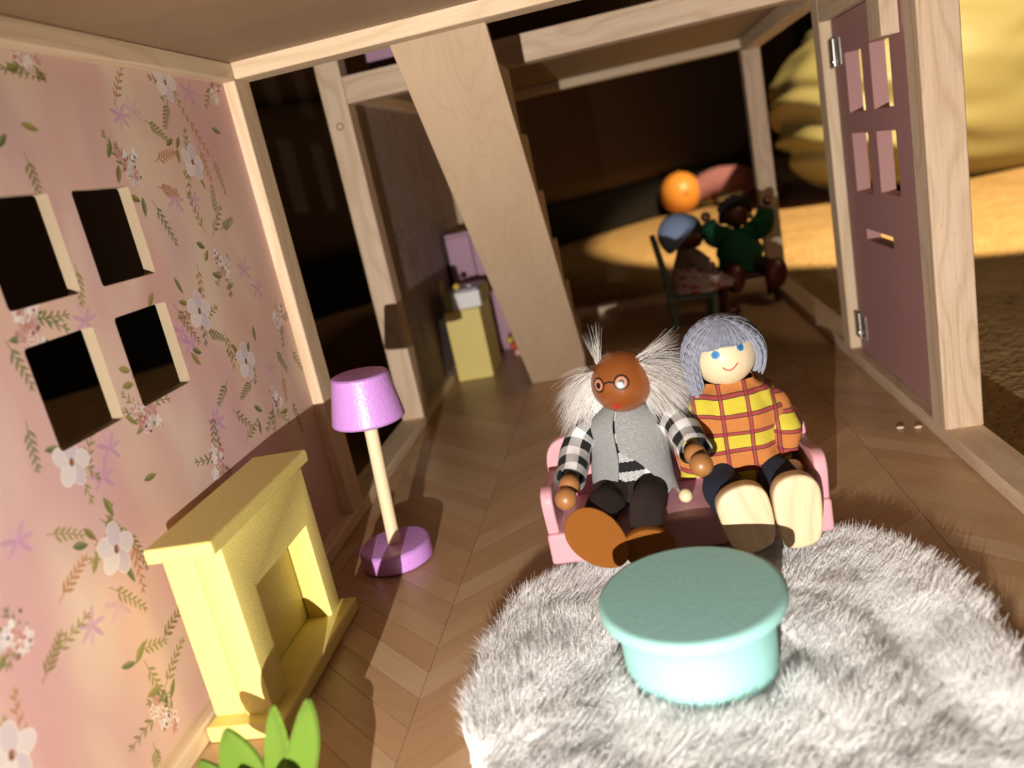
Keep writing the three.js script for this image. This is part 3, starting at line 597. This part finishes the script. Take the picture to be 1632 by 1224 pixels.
  part('shoe', shoe([-2.98, 2.62, -26.75], [0.05, 0.36, 0.93], [-0.62, 0.62, -0.2], 1.32, 0.92, 0.75), shoeA, t);
  part('shoe', shoe([-1.2, 1.95, -26.8], [0.02, -0.12, 1], [0.1, 1, 0.1], 0.85, 0.95, 0.85), shoeA, t);
}

// the second doll: yarn hair, plaid blouse, jeans, pale shoes
const plaid = canvasTex(600, 864, (c, w, h) => {   // 1 cm across, 1.44 cm down
  const n = makeNoise(77), U = 600, Y = 600;
  c.fillStyle = '#c67a3c'; c.fillRect(0, 0, w, h); c.fillStyle = '#d2c238'; c.fillRect(0, 0, w, h / 2);
  for (let i = 0; i < 5200; i++) { c.globalAlpha = 0.16; const y = rr(0, h); c.fillStyle = ['#fff1c0', '#8a4b1c'][i & 1]; c.fillRect(rr(0, w), y, rr(8, 34), 2.2); }
  c.globalAlpha = 0.88;
  const bar = (x, y, ww, hh, vertical) => { c.fillStyle = '#a03a42'; c.fillRect(x, y, ww, hh); c.fillStyle = '#1c1622'; if (vertical) { c.fillRect(x - 8, y, 16, hh); c.fillRect(x + ww - 8, y, 16, hh); } else { c.fillRect(x, y - 8, ww, 16); c.fillRect(x, y + hh - 8, ww, 16); } };
  bar(0, h * 0.5 - 42, w, 84, false); bar(0, -42, w, 84, false); bar(0, h - 42, w, 84, false);
  c.globalAlpha = 0.8; bar(w * 0.5 - 40, 0, 80, h, true);
});
plaid.repeat.set(1 / 0.98, 1 / 1.44);
M.plaid = std({ map: plaid, roughness: 0.9, bumpMap: bump4, bumpScale: 0.00015 });
{
  const t = thingAt('doll', 'pale wooden doll with grey yarn hair, blue eyes and orange plaid blouse on the sofa', 'doll', [3, 2.3, -30]);
  const HC = [2.66, 7.74, -30.4], HR = 1.2;
  const face = headUV((c, w, h) => {
    c.fillStyle = '#dccaa6'; c.fillRect(0, 0, w, h);
    for (let i = 0; i < 160; i++) { c.globalAlpha = 0.12; c.fillStyle = ['#d6b985', '#f3e3c0'][i & 1]; c.fillRect(rr(0, w), 0, rr(3, 12), h); }
    c.globalAlpha = 1;
    const ell = (lon, lat, rx, ry) => { const [x, y] = lonlat(lon, lat); c.beginPath(); c.ellipse(x, y, rx * DEG / Math.cos(lat * Math.PI / 180), ry * DEG, 0, 0, 7); c.fill(); };
    c.fillStyle = '#2a79b4'; ell(-18.6, 14, 7.8, 7.2); ell(29.6, 20.5, 7, 7.6);
    c.fillStyle = '#1f5f96'; ell(-18.2, 14, 3.2, 3.4); ell(29.8, 20.5, 3, 3.4);
    c.strokeStyle = '#c33a45'; c.lineWidth = 2.6 * DEG; c.lineCap = 'round';
    const [ax, ay] = lonlat(-8.5, -10.5), [bx, by] = lonlat(3.5, -25.5), [dx, dy] = lonlat(17.5, -6.5);
    c.beginPath(); c.moveTo(ax, ay); c.quadraticCurveTo(bx, by, dx, dy); c.stroke();
  });
  part('head', headGeo(HR, HC), new THREE.MeshPhysicalMaterial({ map: face, roughness: 0.5, clearcoat: 0.08, clearcoatRoughness: 0.3 }), t);
  // yarn: strands from the crown to the fringe in front, to chin length elsewhere
  const crown = dirOf(10, 74), strands = [];
  const yarnPath = (lon, layer) => {
    const front = lon > -50 && lon < 64, end = front ? 23 + 0.06 * lon + 3.5 * Math.exp(-Math.pow((lon + 4) / 16, 2)) + rr(-1.5, 1.5) : -46 + rr(-4, 4), pts = [], R = HR * (1.05 + layer * 0.12), e0 = dirOf(lon, Math.max(end, -2)), n = 12;
    const ang = crown.angleTo(e0);
    for (let i = 0; i <= n; i++) { const s = i / n, a = Math.sin((1 - s) * ang) / Math.sin(ang), b = Math.sin(s * ang) / Math.sin(ang), d = crown.clone().multiplyScalar(a).addScaledVector(e0, b); pts.push(V(...HC).addScaledVector(d, R * (1 - 0.05 * (1 - s)))); }
    if (!front) { const drop = R * (lon > 60 && lon < 150 ? 0.52 : 0.78) + rr(-0.12, 0.08); for (let i = 1; i <= 5; i++) { const p = pts[n].clone(); p.y -= drop * i / 5; const k = 1 - (lon > 60 && lon < 150 ? 0.14 : 0.06) * i / 5 * i / 5; p.x = HC[0] + (p.x - HC[0]) * k; p.z = HC[2] + (p.z - HC[2]) * k; pts.push(p); } }
    return pts;
  };
  const yarn = (pts, r) => {
    const curve = new THREE.CatmullRomCurve3(pts), L = curve.getLength(), ns = Math.max(16, Math.round(L * 17)), nr = 6, fr = curve.computeFrenetFrames(ns, false), P = [], I = [], C = [];
    for (let j = 0; j <= ns; j++) { const c = curve.getPointAt(j / ns), tw = j / ns * L * 9; for (let i = 0; i < nr; i++) { const a = i / nr * 6.2832, ply = 0.5 + 0.5 * Math.cos(2 * (a - tw)), rad = r * (0.5 + 0.65 * ply), q = c.clone().addScaledVector(fr.normals[j], Math.cos(a) * rad).addScaledVector(fr.binormals[j], Math.sin(a) * rad); P.push(q.x, q.y, q.z); if (j < ns) { const b = j * nr, k = (i + 1) % nr; I.push(b + i, b + nr + k, b + k, b + i, b + nr + i, b + nr + k); } } }
    const g = new THREE.BufferGeometry(); g.setAttribute('position', new THREE.Float32BufferAttribute(P, 3)); g.setIndex(I); g.computeVertexNormals(); return g;
  };
  for (let layer = 0; layer < 3; layer++) for (let i = 0; i < 200; i++) strands.push(yarn(yarnPath(-180 + (i + rr(0, 1)) / 200 * 360, layer + rr(-0.3, 0.3)), 0.04));
  part('hair', strands, std({ color: 0x8b8f9f, roughness: 0.55 }), t);
  part('hair_cap', sheet((u, v) => { const th = v * 2.1, a = u * 6.2832, d = V(Math.sin(th) * Math.cos(a), Math.cos(th), Math.sin(th) * Math.sin(a)); const lim = th > 1.05 && d.z > 0.25 ? 0.96 : 1.04; return [HC[0] + d.x * HR * lim, HC[1] + d.y * HR * lim, HC[2] + d.z * HR * lim]; }, 40, 24, null, true), std({ color: 0x6a6d7c, roughness: 0.9 }), t);
  // blouse: loose cloth over the trunk
  part('body', sheet((u, v) => { const a = u * 6.2832, y = 2.4 + 4.3 * v, k = v > 0.8 ? 1 - 0.75 * smooth((v - 0.8) / 0.2) : 1; return [2.75 + 1.2 * k * Math.cos(a), y, -30.55 - 0.8 * k * Math.sin(a)]; }, 32, 24, (u, v) => [u, v], true), std({ color: 0xe2cda0, roughness: 0.5 }), t);
  const prof = (v) => { const ks = [1.74, 1.84, 1.9, 1.96, 1.97, 1.88, 1.6, 0.95], f = v * 7, i = Math.min(6, Math.floor(f)); return lerp2(ks[i], ks[i + 1], smooth(f - i)); };
  function lerp2(a, b, k) { return a + (b - a) * k; }
  part('blouse', shell((u, v) => {
    const a = u * 6.2832, y = lerp2(2.55 + 0.25 * Math.sin(a * 2 + 1), 6.75, v), r = prof(v), s = Math.sign(Math.cos(a)) * Math.pow(Math.abs(Math.cos(a)), 0.8), q = Math.sign(Math.sin(a)) * Math.pow(Math.abs(Math.sin(a)), 0.8);
    const fold = 0.13 * Math.sin(a * 5 + v * 4) * (1 - v) + 0.2 * perlin.noise(Math.cos(a) * 2, v * 3.5, Math.sin(a) * 2) + 0.07 * Math.sin(v * 9 + 2 * Math.cos(a));
    return [2.85 - 0.12 * v + r * s * (1 + fold * 0.4), y, -30.5 - (r * 0.62 + 0.08) * q * (1 + fold)];
  }, 64, 40, 0.05, (u, v, q) => [q[0] + 0.22, q[1] + 0.86]), M.plaid, t);
  const sl = (pts, r, sd) => { const g = limb(pts, r, 24, 24, 0.1, true, sd), p = g.attributes.position, uv = g.attributes.uv; for (let i = 0; i < p.count; i++) uv.setXY(i, p.getX(i) + 0.22, p.getY(i) + (sd === 3 ? 0.2 : 0.86) + 0.12 * (p.getX(i) - 2.7)); return g; };
  part('sleeve', sl([[3.5, 6.05, -30.5], [4.15, 5.5, -30.3], [4.5, 4.6, -29.95], [4.5, 3.75, -29.6]], [0.5, 0.62, 0.62, 0.36], 3), M.plaid, t);
  part('sleeve', sl([[1.9, 6.05, -30.5], [1.35, 5.4, -30.3], [1.0, 4.4, -29.9], [0.85, 3.3, -29.5]], [0.5, 0.6, 0.6, 0.5], 6), M.plaid, t);
  part('hand', [sphere(0.27, 0.42, 2.66, -29.3)], std({ color: 0xe6d2a8, roughness: 0.45 }), t);
  part('hand', [sphere(0.36, 4.5, 3.2, -29.2)], std({ color: 0xe6d2a8, roughness: 0.45 }), t);
  const denim = std({ color: 0x1c2740, roughness: 0.95, bumpMap: bump4, bumpScale: 0.0005 });
  part('jeans', [limb([[2.1, 3.0, -30.4], [1.85, 3.0, -29.2], [2.0, 2.75, -28.2], [2.35, 2.75, -27.3]], [0.62, 0.74, 0.82, 0.7], 22, 24, 0.07, true, 21), limb([[3.6, 3.0, -30.4], [3.85, 3.0, -29.2], [4.05, 2.8, -28.2], [4.12, 2.75, -27.3]], [0.62, 0.72, 0.76, 0.68], 22, 24, 0.07, true, 24), sphere(1.0, 2.9, 2.95, -30.2, 1.4, 0.6, 0.9)], denim, t);
  const pale = std({ map: M.pine.map, color: 0xfffaf0, roughness: 0.5 });
  const shoeShape = (w, h, tw) => { const s = new THREE.Shape(); s.moveTo(-w * 0.62, -h); s.bezierCurveTo(-w * 0.2, -h * 1.06, w * 0.35, -h * 1.05, w * 0.68, -h * 0.86); s.bezierCurveTo(w * 0.95, -h * 0.66, w * 1.04, h * 0.2, w * 0.98, h * 0.55); s.bezierCurveTo(w * 0.9, h * 0.92, w * 0.4, h * 1.04, 0, h * 1.02); s.bezierCurveTo(-w * 0.5, h * 1.0, -w * 0.98, h * 0.85, -w, h * 0.4); s.bezierCurveTo(-w, -h * 0.3, -w * 0.86, -h * 0.8, -w * 0.62, -h); return s; };
  const ex = (w, h) => boxUV(toCreasedNormals(extrude(shoeShape(w, h), 0.85, 0.1, 3, 24), 0.7).translate(0, 0, -0.85), 'y');
  part('shoe', place(ex(0.92, 1.2), [2.37, 2.66, -26.6], [0.03, 0.16, 1], [-0.14, 1, 0]), pale, t);
  part('shoe', place(ex(0.82, 1.28), [4.13, 2.68, -26.65], [0, 0.16, 1], [0.02, 1, 0]), pale, t);
}

// ------------------------------------------------------------------ things at the back of the house
{
  const t = thingAt('toy_kitchen_unit', 'pale yellow toy kitchen cupboard with white top panel behind the staircase', 'cupboard', [-14.4, 0, -66]);
  part('cabinet', box(-15.95, -12.95, 0.01, 5.95, -68.6, -63.55, 'y', 0.08), M.yellow, t);
  part('drawer_front', box(-15.05, -12.7, 6.0, 7.35, -64.4, -63.5, 'x', 0.06), painted(0xe9e8ea, 0.4), t);
  part('counter', box(-15.95, -12.75, 5.95, 7.3, -68.6, -64.35, 'y', 0.06), painted(0x8c9a55, 0.5), t);
  part('hob', [box(-14.9, -12.9, 7.3, 7.5, -68, -64.2, 'x', 0.05), new THREE.CylinderGeometry(0.5, 0.5, 0.14, 24).translate(-13.9, 7.55, -66)], std({ color: 0x9b9aa6, roughness: 0.35, metalness: 0.4 }), t);
  part('side_post', box(-15.95, -15.6, 7.3, 8.5, -64.4, -63.9, 'y', 0.06), painted(0xb9a04a, 0.5), t);
  part('knob', sphere(0.28, -14.5, 7.85, -63.9), painted(0xd8bf4e, 0.35), t);
}
{
  const t = thingAt('toy_wardrobe', 'mauve toy wardrobe behind the yellow cupboard at the papered wall', 'wardrobe', [-14, 0, -74]);
  const mauve = painted(0xb48aa4, 0.5);
  part('carcass', box(-16.6, -11.9, 0.3, 11.5, -77, -72.6, 'y', 0.1), mauve, t);
  for (const [a, b] of [[-16.5, -14.3], [-14.2, -12]]) { const d = part('door', box(a, b, 0.7, 11.2, -72.6, -72.2, 'y', 0.1), mauve, t); part('handle', sphere(0.16, a < -15 ? -14.55 : -13.95, 6, -72.05), M.pine, d); }
  part('plinth', box(-16.4, -12.1, 0.01, 0.3, -76.6, -73, 'x', 0.05), mauve, t);
}
{
  const t = thingAt('bead_toy', 'tiny toy of yellow, red and pink beads beside the foot of the staircase', 'toy', [-12.0, 0, -69.5]);
  const cols = [0xd8b64a, 0xc4502e, 0xe0b0a0];
  for (let i = 0; i < 3; i++) part('bead', sphere(0.34, -12.05 + 0.25 * i, 0.35 + (2 - i) * 0.62, -69.5), painted(cols[i], 0.4), t);
}
{
  const t = thingAt('toy_bed', 'mauve toy bed end on the upper storey seen through the stairwell', 'bed', [-14, 23.7, -62]);
  const s = new THREE.Shape(); s.moveTo(-16.4, 23.7); s.lineTo(-16.4, 27.6); s.quadraticCurveTo(-16.3, 28.4, -15.4, 28.5); s.lineTo(-11.8, 28.5); s.quadraticCurveTo(-10.9, 28.4, -10.8, 27.6); s.lineTo(-10.8, 23.7); s.closePath();
  part('headboard', extrude(s, 0.6, 0.1).translate(0, 0, -60.5), painted(0xb48aa4, 0.5), t);
  part('bed_base', box(-16.3, -10.9, 24.3, 25.3, -71, -60.4, 'z', 0.1), painted(0xb48aa4, 0.5), t);
  part('footboard', box(-16.4, -10.8, 23.7, 26.6, -71.5, -70.9, 'x', 0.1), painted(0xb48aa4, 0.5), t);
}
// the girl in the blue cap, sitting on a chair turned to the right
{
  const t = thingAt('toy_chair', 'grey green wooden toy chair under the doll in the blue cap', 'chair', [4.2, 0, -71]);
  const green = painted(0x5f7a68, 0.55);
  for (const z of [-73.2, -68.8]) { part('back_post', limb([[2.55, 0.02, z], [2.4, 3.4, z], [1.75, 7.9, z]], [0.3, 0.3, 0.26], 12, 14), green, t); part('front_leg', limb([[6.0, 0.02, z], [5.9, 2.6, z]], [0.28, 0.3], 4, 14), green, t); }
  part('seat', box(2.2, 6.3, 2.45, 2.85, -73.5, -68.5, 'z', 0.12), green, t);
  for (const y of [5.4, 7.0]) part('back_slat', box(-0.12, 0.12, y - 0.35, y + 0.35, -73.1, -68.9, 'z', 0.1).translate(2.35 - (y - 3.4) * 0.13, 0, 0), green, t);
}
function seatedDoll({ label, at, skin, build }) { const t = thingAt('doll', label, 'doll', at); build(t, painted(skin, 0.35)); return t; }
seatedDoll({ label: 'dark doll in a pale blue cap and flowered skirt on the grey green chair', at: [4.2, 2.9, -71], skin: 0x5a2f1c, build(t, skin) {
  const floral = canvasTex(256, 256, (c, w, h) => { c.fillStyle = '#b59c94'; c.fillRect(0, 0, w, h); for (let i = 0; i < 26; i++) { c.fillStyle = ['#a8404a', '#8d5a4e', '#d6c4ba', '#9a3a44'][i & 3]; c.beginPath(); c.arc(rr(0, w), rr(0, h), rr(8, 20), 0, 7); c.fill(); } });
  floral.repeat.set(1 / 3, 1 / 3);
  part('body', limb([[4.1, 3.0, -71], [4.15, 5.2, -71], [4.2, 6.6, -71]], [1.2, 1.1, 0.6], 14, 24), std({ color: 0x8a7468, roughness: 0.9 }), t);
  part('skirt', sheet((u, v) => { const a = u * 6.2832, r = 1.3 + 1.5 * Math.pow(v, 0.8) + 0.16 * Math.sin(a * 7) * v; return [4.5 + 0.7 * v + r * Math.cos(a), 5.0 - 2.0 * v, -70.6 - r * 0.95 * Math.sin(a)]; }, 56, 18, (u, v) => [u * 8, v * 3.4], true), std({ map: floral, roughness: 0.95 }), t);
  part('head', sphere(1.35, 4.5, 7.75, -71, 1, 1, 1, 40), skin, t);
  part('cap', [new THREE.SphereGeometry(1.8, 36, 20, 0, 6.2832, 0, 1.85).rotateZ(0.75).translate(3.95, 7.85, -70.8), place(new THREE.TorusGeometry(1.72, 0.18, 10, 40), [3.95 + 0.2, 7.7, -70.8], [0.68, -0.73, 0], [0, 0, 1])], std({ color: 0x93a9cf, roughness: 0.9, bumpMap: bump4, bumpScale: 0.0004 }), t);
  part('hair', [sphere(1.3, 4.65, 8.0, -71.1, 1.02, 1.04, 1.08), sphere(0.7, 5.3, 7.2, -71.9, 1, 1.3, 0.8)], std({ color: 0x1c120e, roughness: 0.9 }), t);
  part('sleeve', limb([[4.4, 6.2, -70.1], [5.2, 5.4, -69.4], [6.1, 4.6, -69.3]], [0.55, 0.62, 0.45], 12, 18), std({ color: 0x8a7468, roughness: 0.95 }), t);
  part('sleeve', limb([[4.4, 6.2, -71.9], [5.3, 5.4, -72.5], [6.2, 4.7, -72.4]], [0.55, 0.62, 0.45], 12, 18), std({ color: 0x8a7468, roughness: 0.95 }), t);
  for (const z of [-69.3, -72.4]) part('hand', sphere(0.4, 6.4, 4.4, z), skin, t);
  for (const z of [-70.3, -71.8]) { part('leg', limb([[5.4, 3.4, z], [6.7, 3.3, z], [7.0, 2.0, z], [7.05, 0.9, z]], [0.45, 0.45, 0.42, 0.4], 14, 16), skin, t); part('shoe', sphere(0.7, 7.3, 0.52, z, 1.3, 0.72, 0.85), painted(0x4a1f16, 0.4), t); }
} });
{
  const t = thingAt('toy_bench', 'dark brown wooden toy bench under the doll in green', 'bench', [9.6, 0, -75]);
  const dark = painted(0x3a1c12, 0.45);
  part('seat', box(7.0, 12.2, 2.5, 3.0, -77.6, -73, 'x', 0.12), dark, t);
  for (const [x, z] of [[7.4, -73.4], [11.8, -73.4], [7.4, -77.2], [11.8, -77.2]]) part('leg', lathe([[0.001, 0.01], [0.28, 0.01], [0.34, 2.5], [0.001, 2.5]], 18).translate(x, 0, z), dark, t);
}
seatedDoll({ label: 'dark doll in a green top with both arms raised and brown boots', at: [9.4, 3, -75], skin: 0x5c2c18, build(t, skin) {
  const green = std({ color: 0x16623c, roughness: 0.9, bumpMap: bump4, bumpScale: 0.0004 });
  part('body', limb([[9.2, 3.1, -75], [9.25, 5, -75.1], [9.3, 6.9, -75.2]], [1.9, 2.0, 1.0], 16, 28, 0.05), green, t);
  part('head', sphere(1.2, 9.35, 8.15, -75.1, 1, 1, 1, 40), skin, t);
  const curls = [];
  for (let i = 0; i < 150; i++) { const d = dirOf(rr(-180, 180), rr(-25, 88)); if (d.z > 0.45 && d.y < 0.62) continue; curls.push(sphere(rr(0.2, 0.36), 9.35 + d.x * 1.32, 8.2 + d.y * 1.3, -75.2 + d.z * 1.25, 1, 1, 1, 10)); }
  part('hair', curls, std({ color: 0x120c0a, roughness: 0.85 }), t);
  for (const [p, h] of [[[[8.3, 6.3, -75], [7.3, 6.6, -74.5], [6.8, 7.9, -74.2]], [6.65, 8.5, -74.1]], [[[10.3, 6.3, -75], [11.3, 6.8, -74.6], [11.9, 8.2, -74.3]], [12.05, 8.9, -74.2]]]) { part('sleeve', limb(p, [0.95, 1.05, 0.7], 14, 20, 0.08), green, t); part('hand', sphere(0.45, ...h), skin, t); }
  const brown = std({ color: 0x2a1209, roughness: 0.9 });
  part('trousers', [limb([[8.6, 3.5, -75], [8.3, 3.5, -73.4], [8.2, 3.2, -72.0]], [0.85, 0.8, 0.6], 14, 20), limb([[9.9, 3.5, -75], [10.9, 3.5, -73.4], [11.5, 3.1, -72.1]], [0.85, 0.8, 0.6], 14, 20), sphere(1.1, 9.25, 3.7, -75, 1.3, 0.8, 1)], brown, t);
  for (const [x, y, r] of [[8.2, 3.0, 1], [11.65, 2.9, 1.05]]) part('boot', place(sheet((u, v) => { const a = u * 6.2832, q = Math.sin(v * 3.1416); return [0.9 * r * q * Math.cos(a), 1.25 * r * q * Math.sin(a), 0.55 * Math.cos(v * 3.1416)]; }, 32, 20, null, true), [x, y, -71.6], [0, 0.15, 1], [0.2, 1, 0]), painted(0x5a2313, 0.35), t);
} });

// ------------------------------------------------------------------ the room round the dollhouse
const carpetTex = dataTex(512, 512, (() => { const n = makeNoise(61); return (u, v) => { const k = 0.4 * n(u * 9, v * 9, 9, 9) + 0.35 * n(u * 60, v * 60, 60, 60) + 0.25 * n(u * 200, v * 200, 200, 200); return mixc([150, 120, 78], [196, 162, 110], k); }; })());
carpetTex.repeat.set(1 / 40, 1 / 40);
const carpetBump = dataTex(512, 512, (() => { const n = makeNoise(62); return (u, v) => { const k = 255 * (0.5 * n(u * 150, v * 150, 150, 150) + 0.5 * n(u * 50, v * 50, 50, 50)); return [k, k, k]; }; })(), false);
carpetBump.repeat.set(1 / 30, 1 / 30);
M.carpet = std({ map: carpetTex, roughness: 1, bumpMap: carpetBump, bumpScale: 0.004 });
struct('floor', boxUV(new THREE.BoxGeometry(460, 10, 520).translate(20, -6.6, -100), 'z'), M.carpet, 'golden brown carpet of the dark room round the dollhouse');
M.darkWall = std({ color: 0x2b2118, roughness: 0.95 });
struct('wall_back', new THREE.BoxGeometry(480, 260, 10).translate(20, 120, -365), M.darkWall);
struct('wall_front', new THREE.BoxGeometry(480, 260, 10).translate(20, 120, 165), M.darkWall);
struct('wall_left_room', new THREE.BoxGeometry(10, 260, 540).translate(-215, 120, -100), M.darkWall);
struct('wall_right', new THREE.BoxGeometry(10, 260, 540).translate(255, 120, -100), M.darkWall);
struct('ceiling', new THREE.BoxGeometry(480, 10, 540).translate(20, 246, -100), std({ color: 0x8a7c68, roughness: 0.9 }), 'plain ceiling of the room');

// big dark settee behind the house, turned away to the right
{
  const g = thing('settee', 'large dark brown settee in the gloom behind the dollhouse', 'sofa', [-5, -1.6, -178], 0.82);
  const leather = std({ color: 0x3a2614, roughness: 0.75 }), blackCloth = std({ color: 0x050403, roughness: 1 });
  const rb = (w, h, d, x, y, z, r) => new RoundedBoxGeometry(w, h, d, 4, r).translate(x, y, z);
  obj('plinth', rb(200, 9, 70, -40, 4.5, -37, 1), blackCloth, g);
  obj('front_rail', rb(204, 26, 76, -40, 22, -37, 4), leather, g);
  for (let i = 0; i < 2; i++) obj('seat_cushion', rb(98, 18, 66, -90 + i * 100, 43, -34, 6), leather, g);
  obj('backrest', rb(204, 70, 24, -40, 60, -84, 9), leather, g);
  obj('armrest', rb(24, 52, 80, 72, 36, -38, 9), leather, g);
  obj('armrest', rb(24, 52, 80, -152, 36, -38, 9), leather, g);
}
// large satin cushion on the carpet, right of the house
{
  const at = [70, -1.6, -170], t = thing('satin_cushion', 'large yellow green satin cushion lying creased on the lit carpet', 'cushion', at, 0.35);
  const g = sheet((u, v) => {
    const a = u * 6.2832, b = (v - 0.5) * 3.1416, pw = (x, e) => Math.sign(x) * Math.pow(Math.abs(x), e);
    let x = pw(Math.cos(b), 0.9) * pw(Math.cos(a), 0.85), z = pw(Math.cos(b), 0.8) * pw(Math.sin(a), 0.8), y = pw(Math.sin(b), 0.85);
    let f = 0.05 * perlin.noise(x * 1.3, y * 1.3, z * 1.3 + 3) + 0.025 * perlin.noise(x * 3 + 9, y * 3, z * 3);
    const arc = y + 0.85 * Math.sqrt(Math.max(0, x + 1.06)) + 0.1 * perlin.noise(x * 3, y * 3, 5);   // folds sweeping down from the left end
    f += 0.036 * Math.sin(arc * 24) * Math.exp(-Math.pow((x + 0.78) / 0.34, 2)) * (0.55 + 0.45 * Math.sin(arc * 5 + 1));
    const fold = y - 0.35 - 0.55 * (x + 0.1);                                                            // two broad creases on the front
    f -= 0.075 * Math.exp(-Math.pow(fold / 0.09, 2)) * smooth(Math.min(1, Math.max(0, (x + 0.4) * 4)));
    f -= 0.05 * Math.exp(-Math.pow((y + 0.05 - 0.2 * x) / 0.12, 2)) * smooth(Math.min(1, Math.max(0, (x + 0.4) * 4)));
    const k = 1 + f;
    return [42 * x * k, Math.max(0.1, 16.5 + 20 * y * k), 21 * z * k];
  }, 160, 110, (u, v) => [u * 60, v * 40], true);
  obj('cover', g, new THREE.MeshPhysicalMaterial({ color: 0x8a835a, roughness: 0.5, sheen: 0.3, sheenColor: new THREE.Color(0xe8d890), sheenRoughness: 0.35 }), t);
}
// baby doll lying on the carpet at the end of the lit patch
{
  const t = thingAt('baby_doll', 'bald baby doll in pink lying on the lit carpet behind the house', 'doll', [20, -1.6, -192]);
  const skin = painted(0xd98f3e, 0.45), pink = std({ color: 0x90606a, roughness: 0.95 });
  part('head', [sphere(4.6, 12.5, 3.0, -192, 1, 1.02, 1, 44), sphere(0.9, 13.6, 3.2, -187.7, 0.8, 0.8, 0.8, 16), sphere(1.0, 12.6, 7.0, -193, 0.6, 0.9, 1, 16)], skin, t);
  part('romper', limb([[15.5, 2.6, -192], [20, 4.0, -192.2], [26, 3.6, -192.6], [31, 1.4, -193]], [2.4, 2.9, 2.8, 2.0], 22, 30, 0.05), pink, t);
  part('trouser_leg', limb([[27, 1.8, -191], [31, 1.2, -190.5], [34, 0.2, -190]], [2.0, 1.7, 1.4], 14, 20, 0.05), pink, t);
  part('trouser_leg', limb([[27, 1.8, -194.5], [31, 1.4, -195.5], [34, 0.4, -196]], [2.0, 1.7, 1.4], 14, 20, 0.05), pink, t);
  part('arm', limb([[18, 3.0, -193], [19, 1.0, -196], [20.5, -0.2, -198]], [1.3, 1.2, 0.9], 14, 18), skin, t);
  part('arm', limb([[22, 3.4, -195], [24, 2.2, -198], [25.5, 0.6, -199.5]], [1.3, 1.2, 0.9], 14, 18), skin, t);
}

// ------------------------------------------------------------------ the lamps themselves, all out of view
{
  const t = thingAt('unseen_torch', 'unseen small black lamp on a stand, out of view, lighting the dollhouse from the front', 'unseen_torch', [TORCH[0], -1.6, TORCH[2] + 5]);
  const black = std({ color: 0x18181a, roughness: 0.4, metalness: 0.6 });
  part('body', lathe([[0.001, 0], [1.0, 0], [1.1, 0.3], [1.1, 6.6], [1.5, 7.6], [1.5, 9.2], [1.3, 9.2], [1.2, 8.9], [0.001, 8.8]], 40).rotateX(-Math.PI / 2).translate(TORCH[0], TORCH[1], TORCH[2] + 9.4), black, t);
  part('lens', new THREE.CylinderGeometry(1.1, 1.1, 0.1, 32).rotateX(Math.PI / 2).translate(TORCH[0], TORCH[1], TORCH[2] + 0.4), std({ color: 0x222222, emissive: 0xfff1e0, emissiveIntensity: 3 }), t);
  part('stand', lathe([[0.001, 0], [3.4, 0], [3.4, 0.4], [0.5, 0.9], [0.4, 9.8], [0.001, 9.8]], 40).translate(TORCH[0], -1.6, TORCH[2] + 5), black, t);
}
{
  const t = thingAt('unseen_spotlight', 'unseen warm spotlight on a long stem, out of view, lighting the carpet patch', 'spotlight', POOL);
  const aim = V(51 - POOL[0], -1.6 - POOL[1], -134 - POOL[2]).normalize().multiplyScalar(-1).toArray(), back = (d) => [POOL[0] + aim[0] * d, POOL[1] + aim[1] * d, POOL[2] + aim[2] * d];
  const dark = std({ color: 0x222020, roughness: 0.5, side: THREE.DoubleSide });
  part('shade', place(lathe([[5.2, 0], [6, 0], [5, 12], [2, 16], [0.001, 16.2], [0.001, 15.6], [1.8, 15.4], [4.6, 11.6], [5.2, 0]], 40).rotateX(Math.PI / 2), back(0.6), aim, [0, 1, 0]), dark, t);
  part('bulb', place(new THREE.CylinderGeometry(4.6, 4.6, 0.4, 32).rotateX(Math.PI / 2), back(1.6), aim, [0, 1, 0]), std({ color: 0x332211, emissive: 0xffe0a8, emissiveIntensity: 4 }), t);
  const e = back(16); part('stem', limb([[e[0], e[1], e[2]], [e[0], 190, e[2]], [e[0], 241, e[2]]], [0.8, 0.8, 0.8], 8, 14), dark, t);
}
{
  const t = thingAt('added_fill_light', 'added dim square fill lamp, out of view above the front of the house', 'lamp', PANEL);  // glowing body of the added fill lamp
  part('housing', box(PANEL[0] - 37, PANEL[0] + 37, PANEL[1], PANEL[1] + 3, PANEL[2] - 37, PANEL[2] + 37, 'x', 0.5), std({ color: 0xdddad2, roughness: 0.6 }), t);
  part('diffuser', new THREE.BoxGeometry(70, 0.6, 70).translate(PANEL[0], PANEL[1] - 0.6, PANEL[2]), std({ color: 0x888888, emissive: 0xffc98f, emissiveIntensity: 3 }), t);
}
renderer.render(scene, camera);
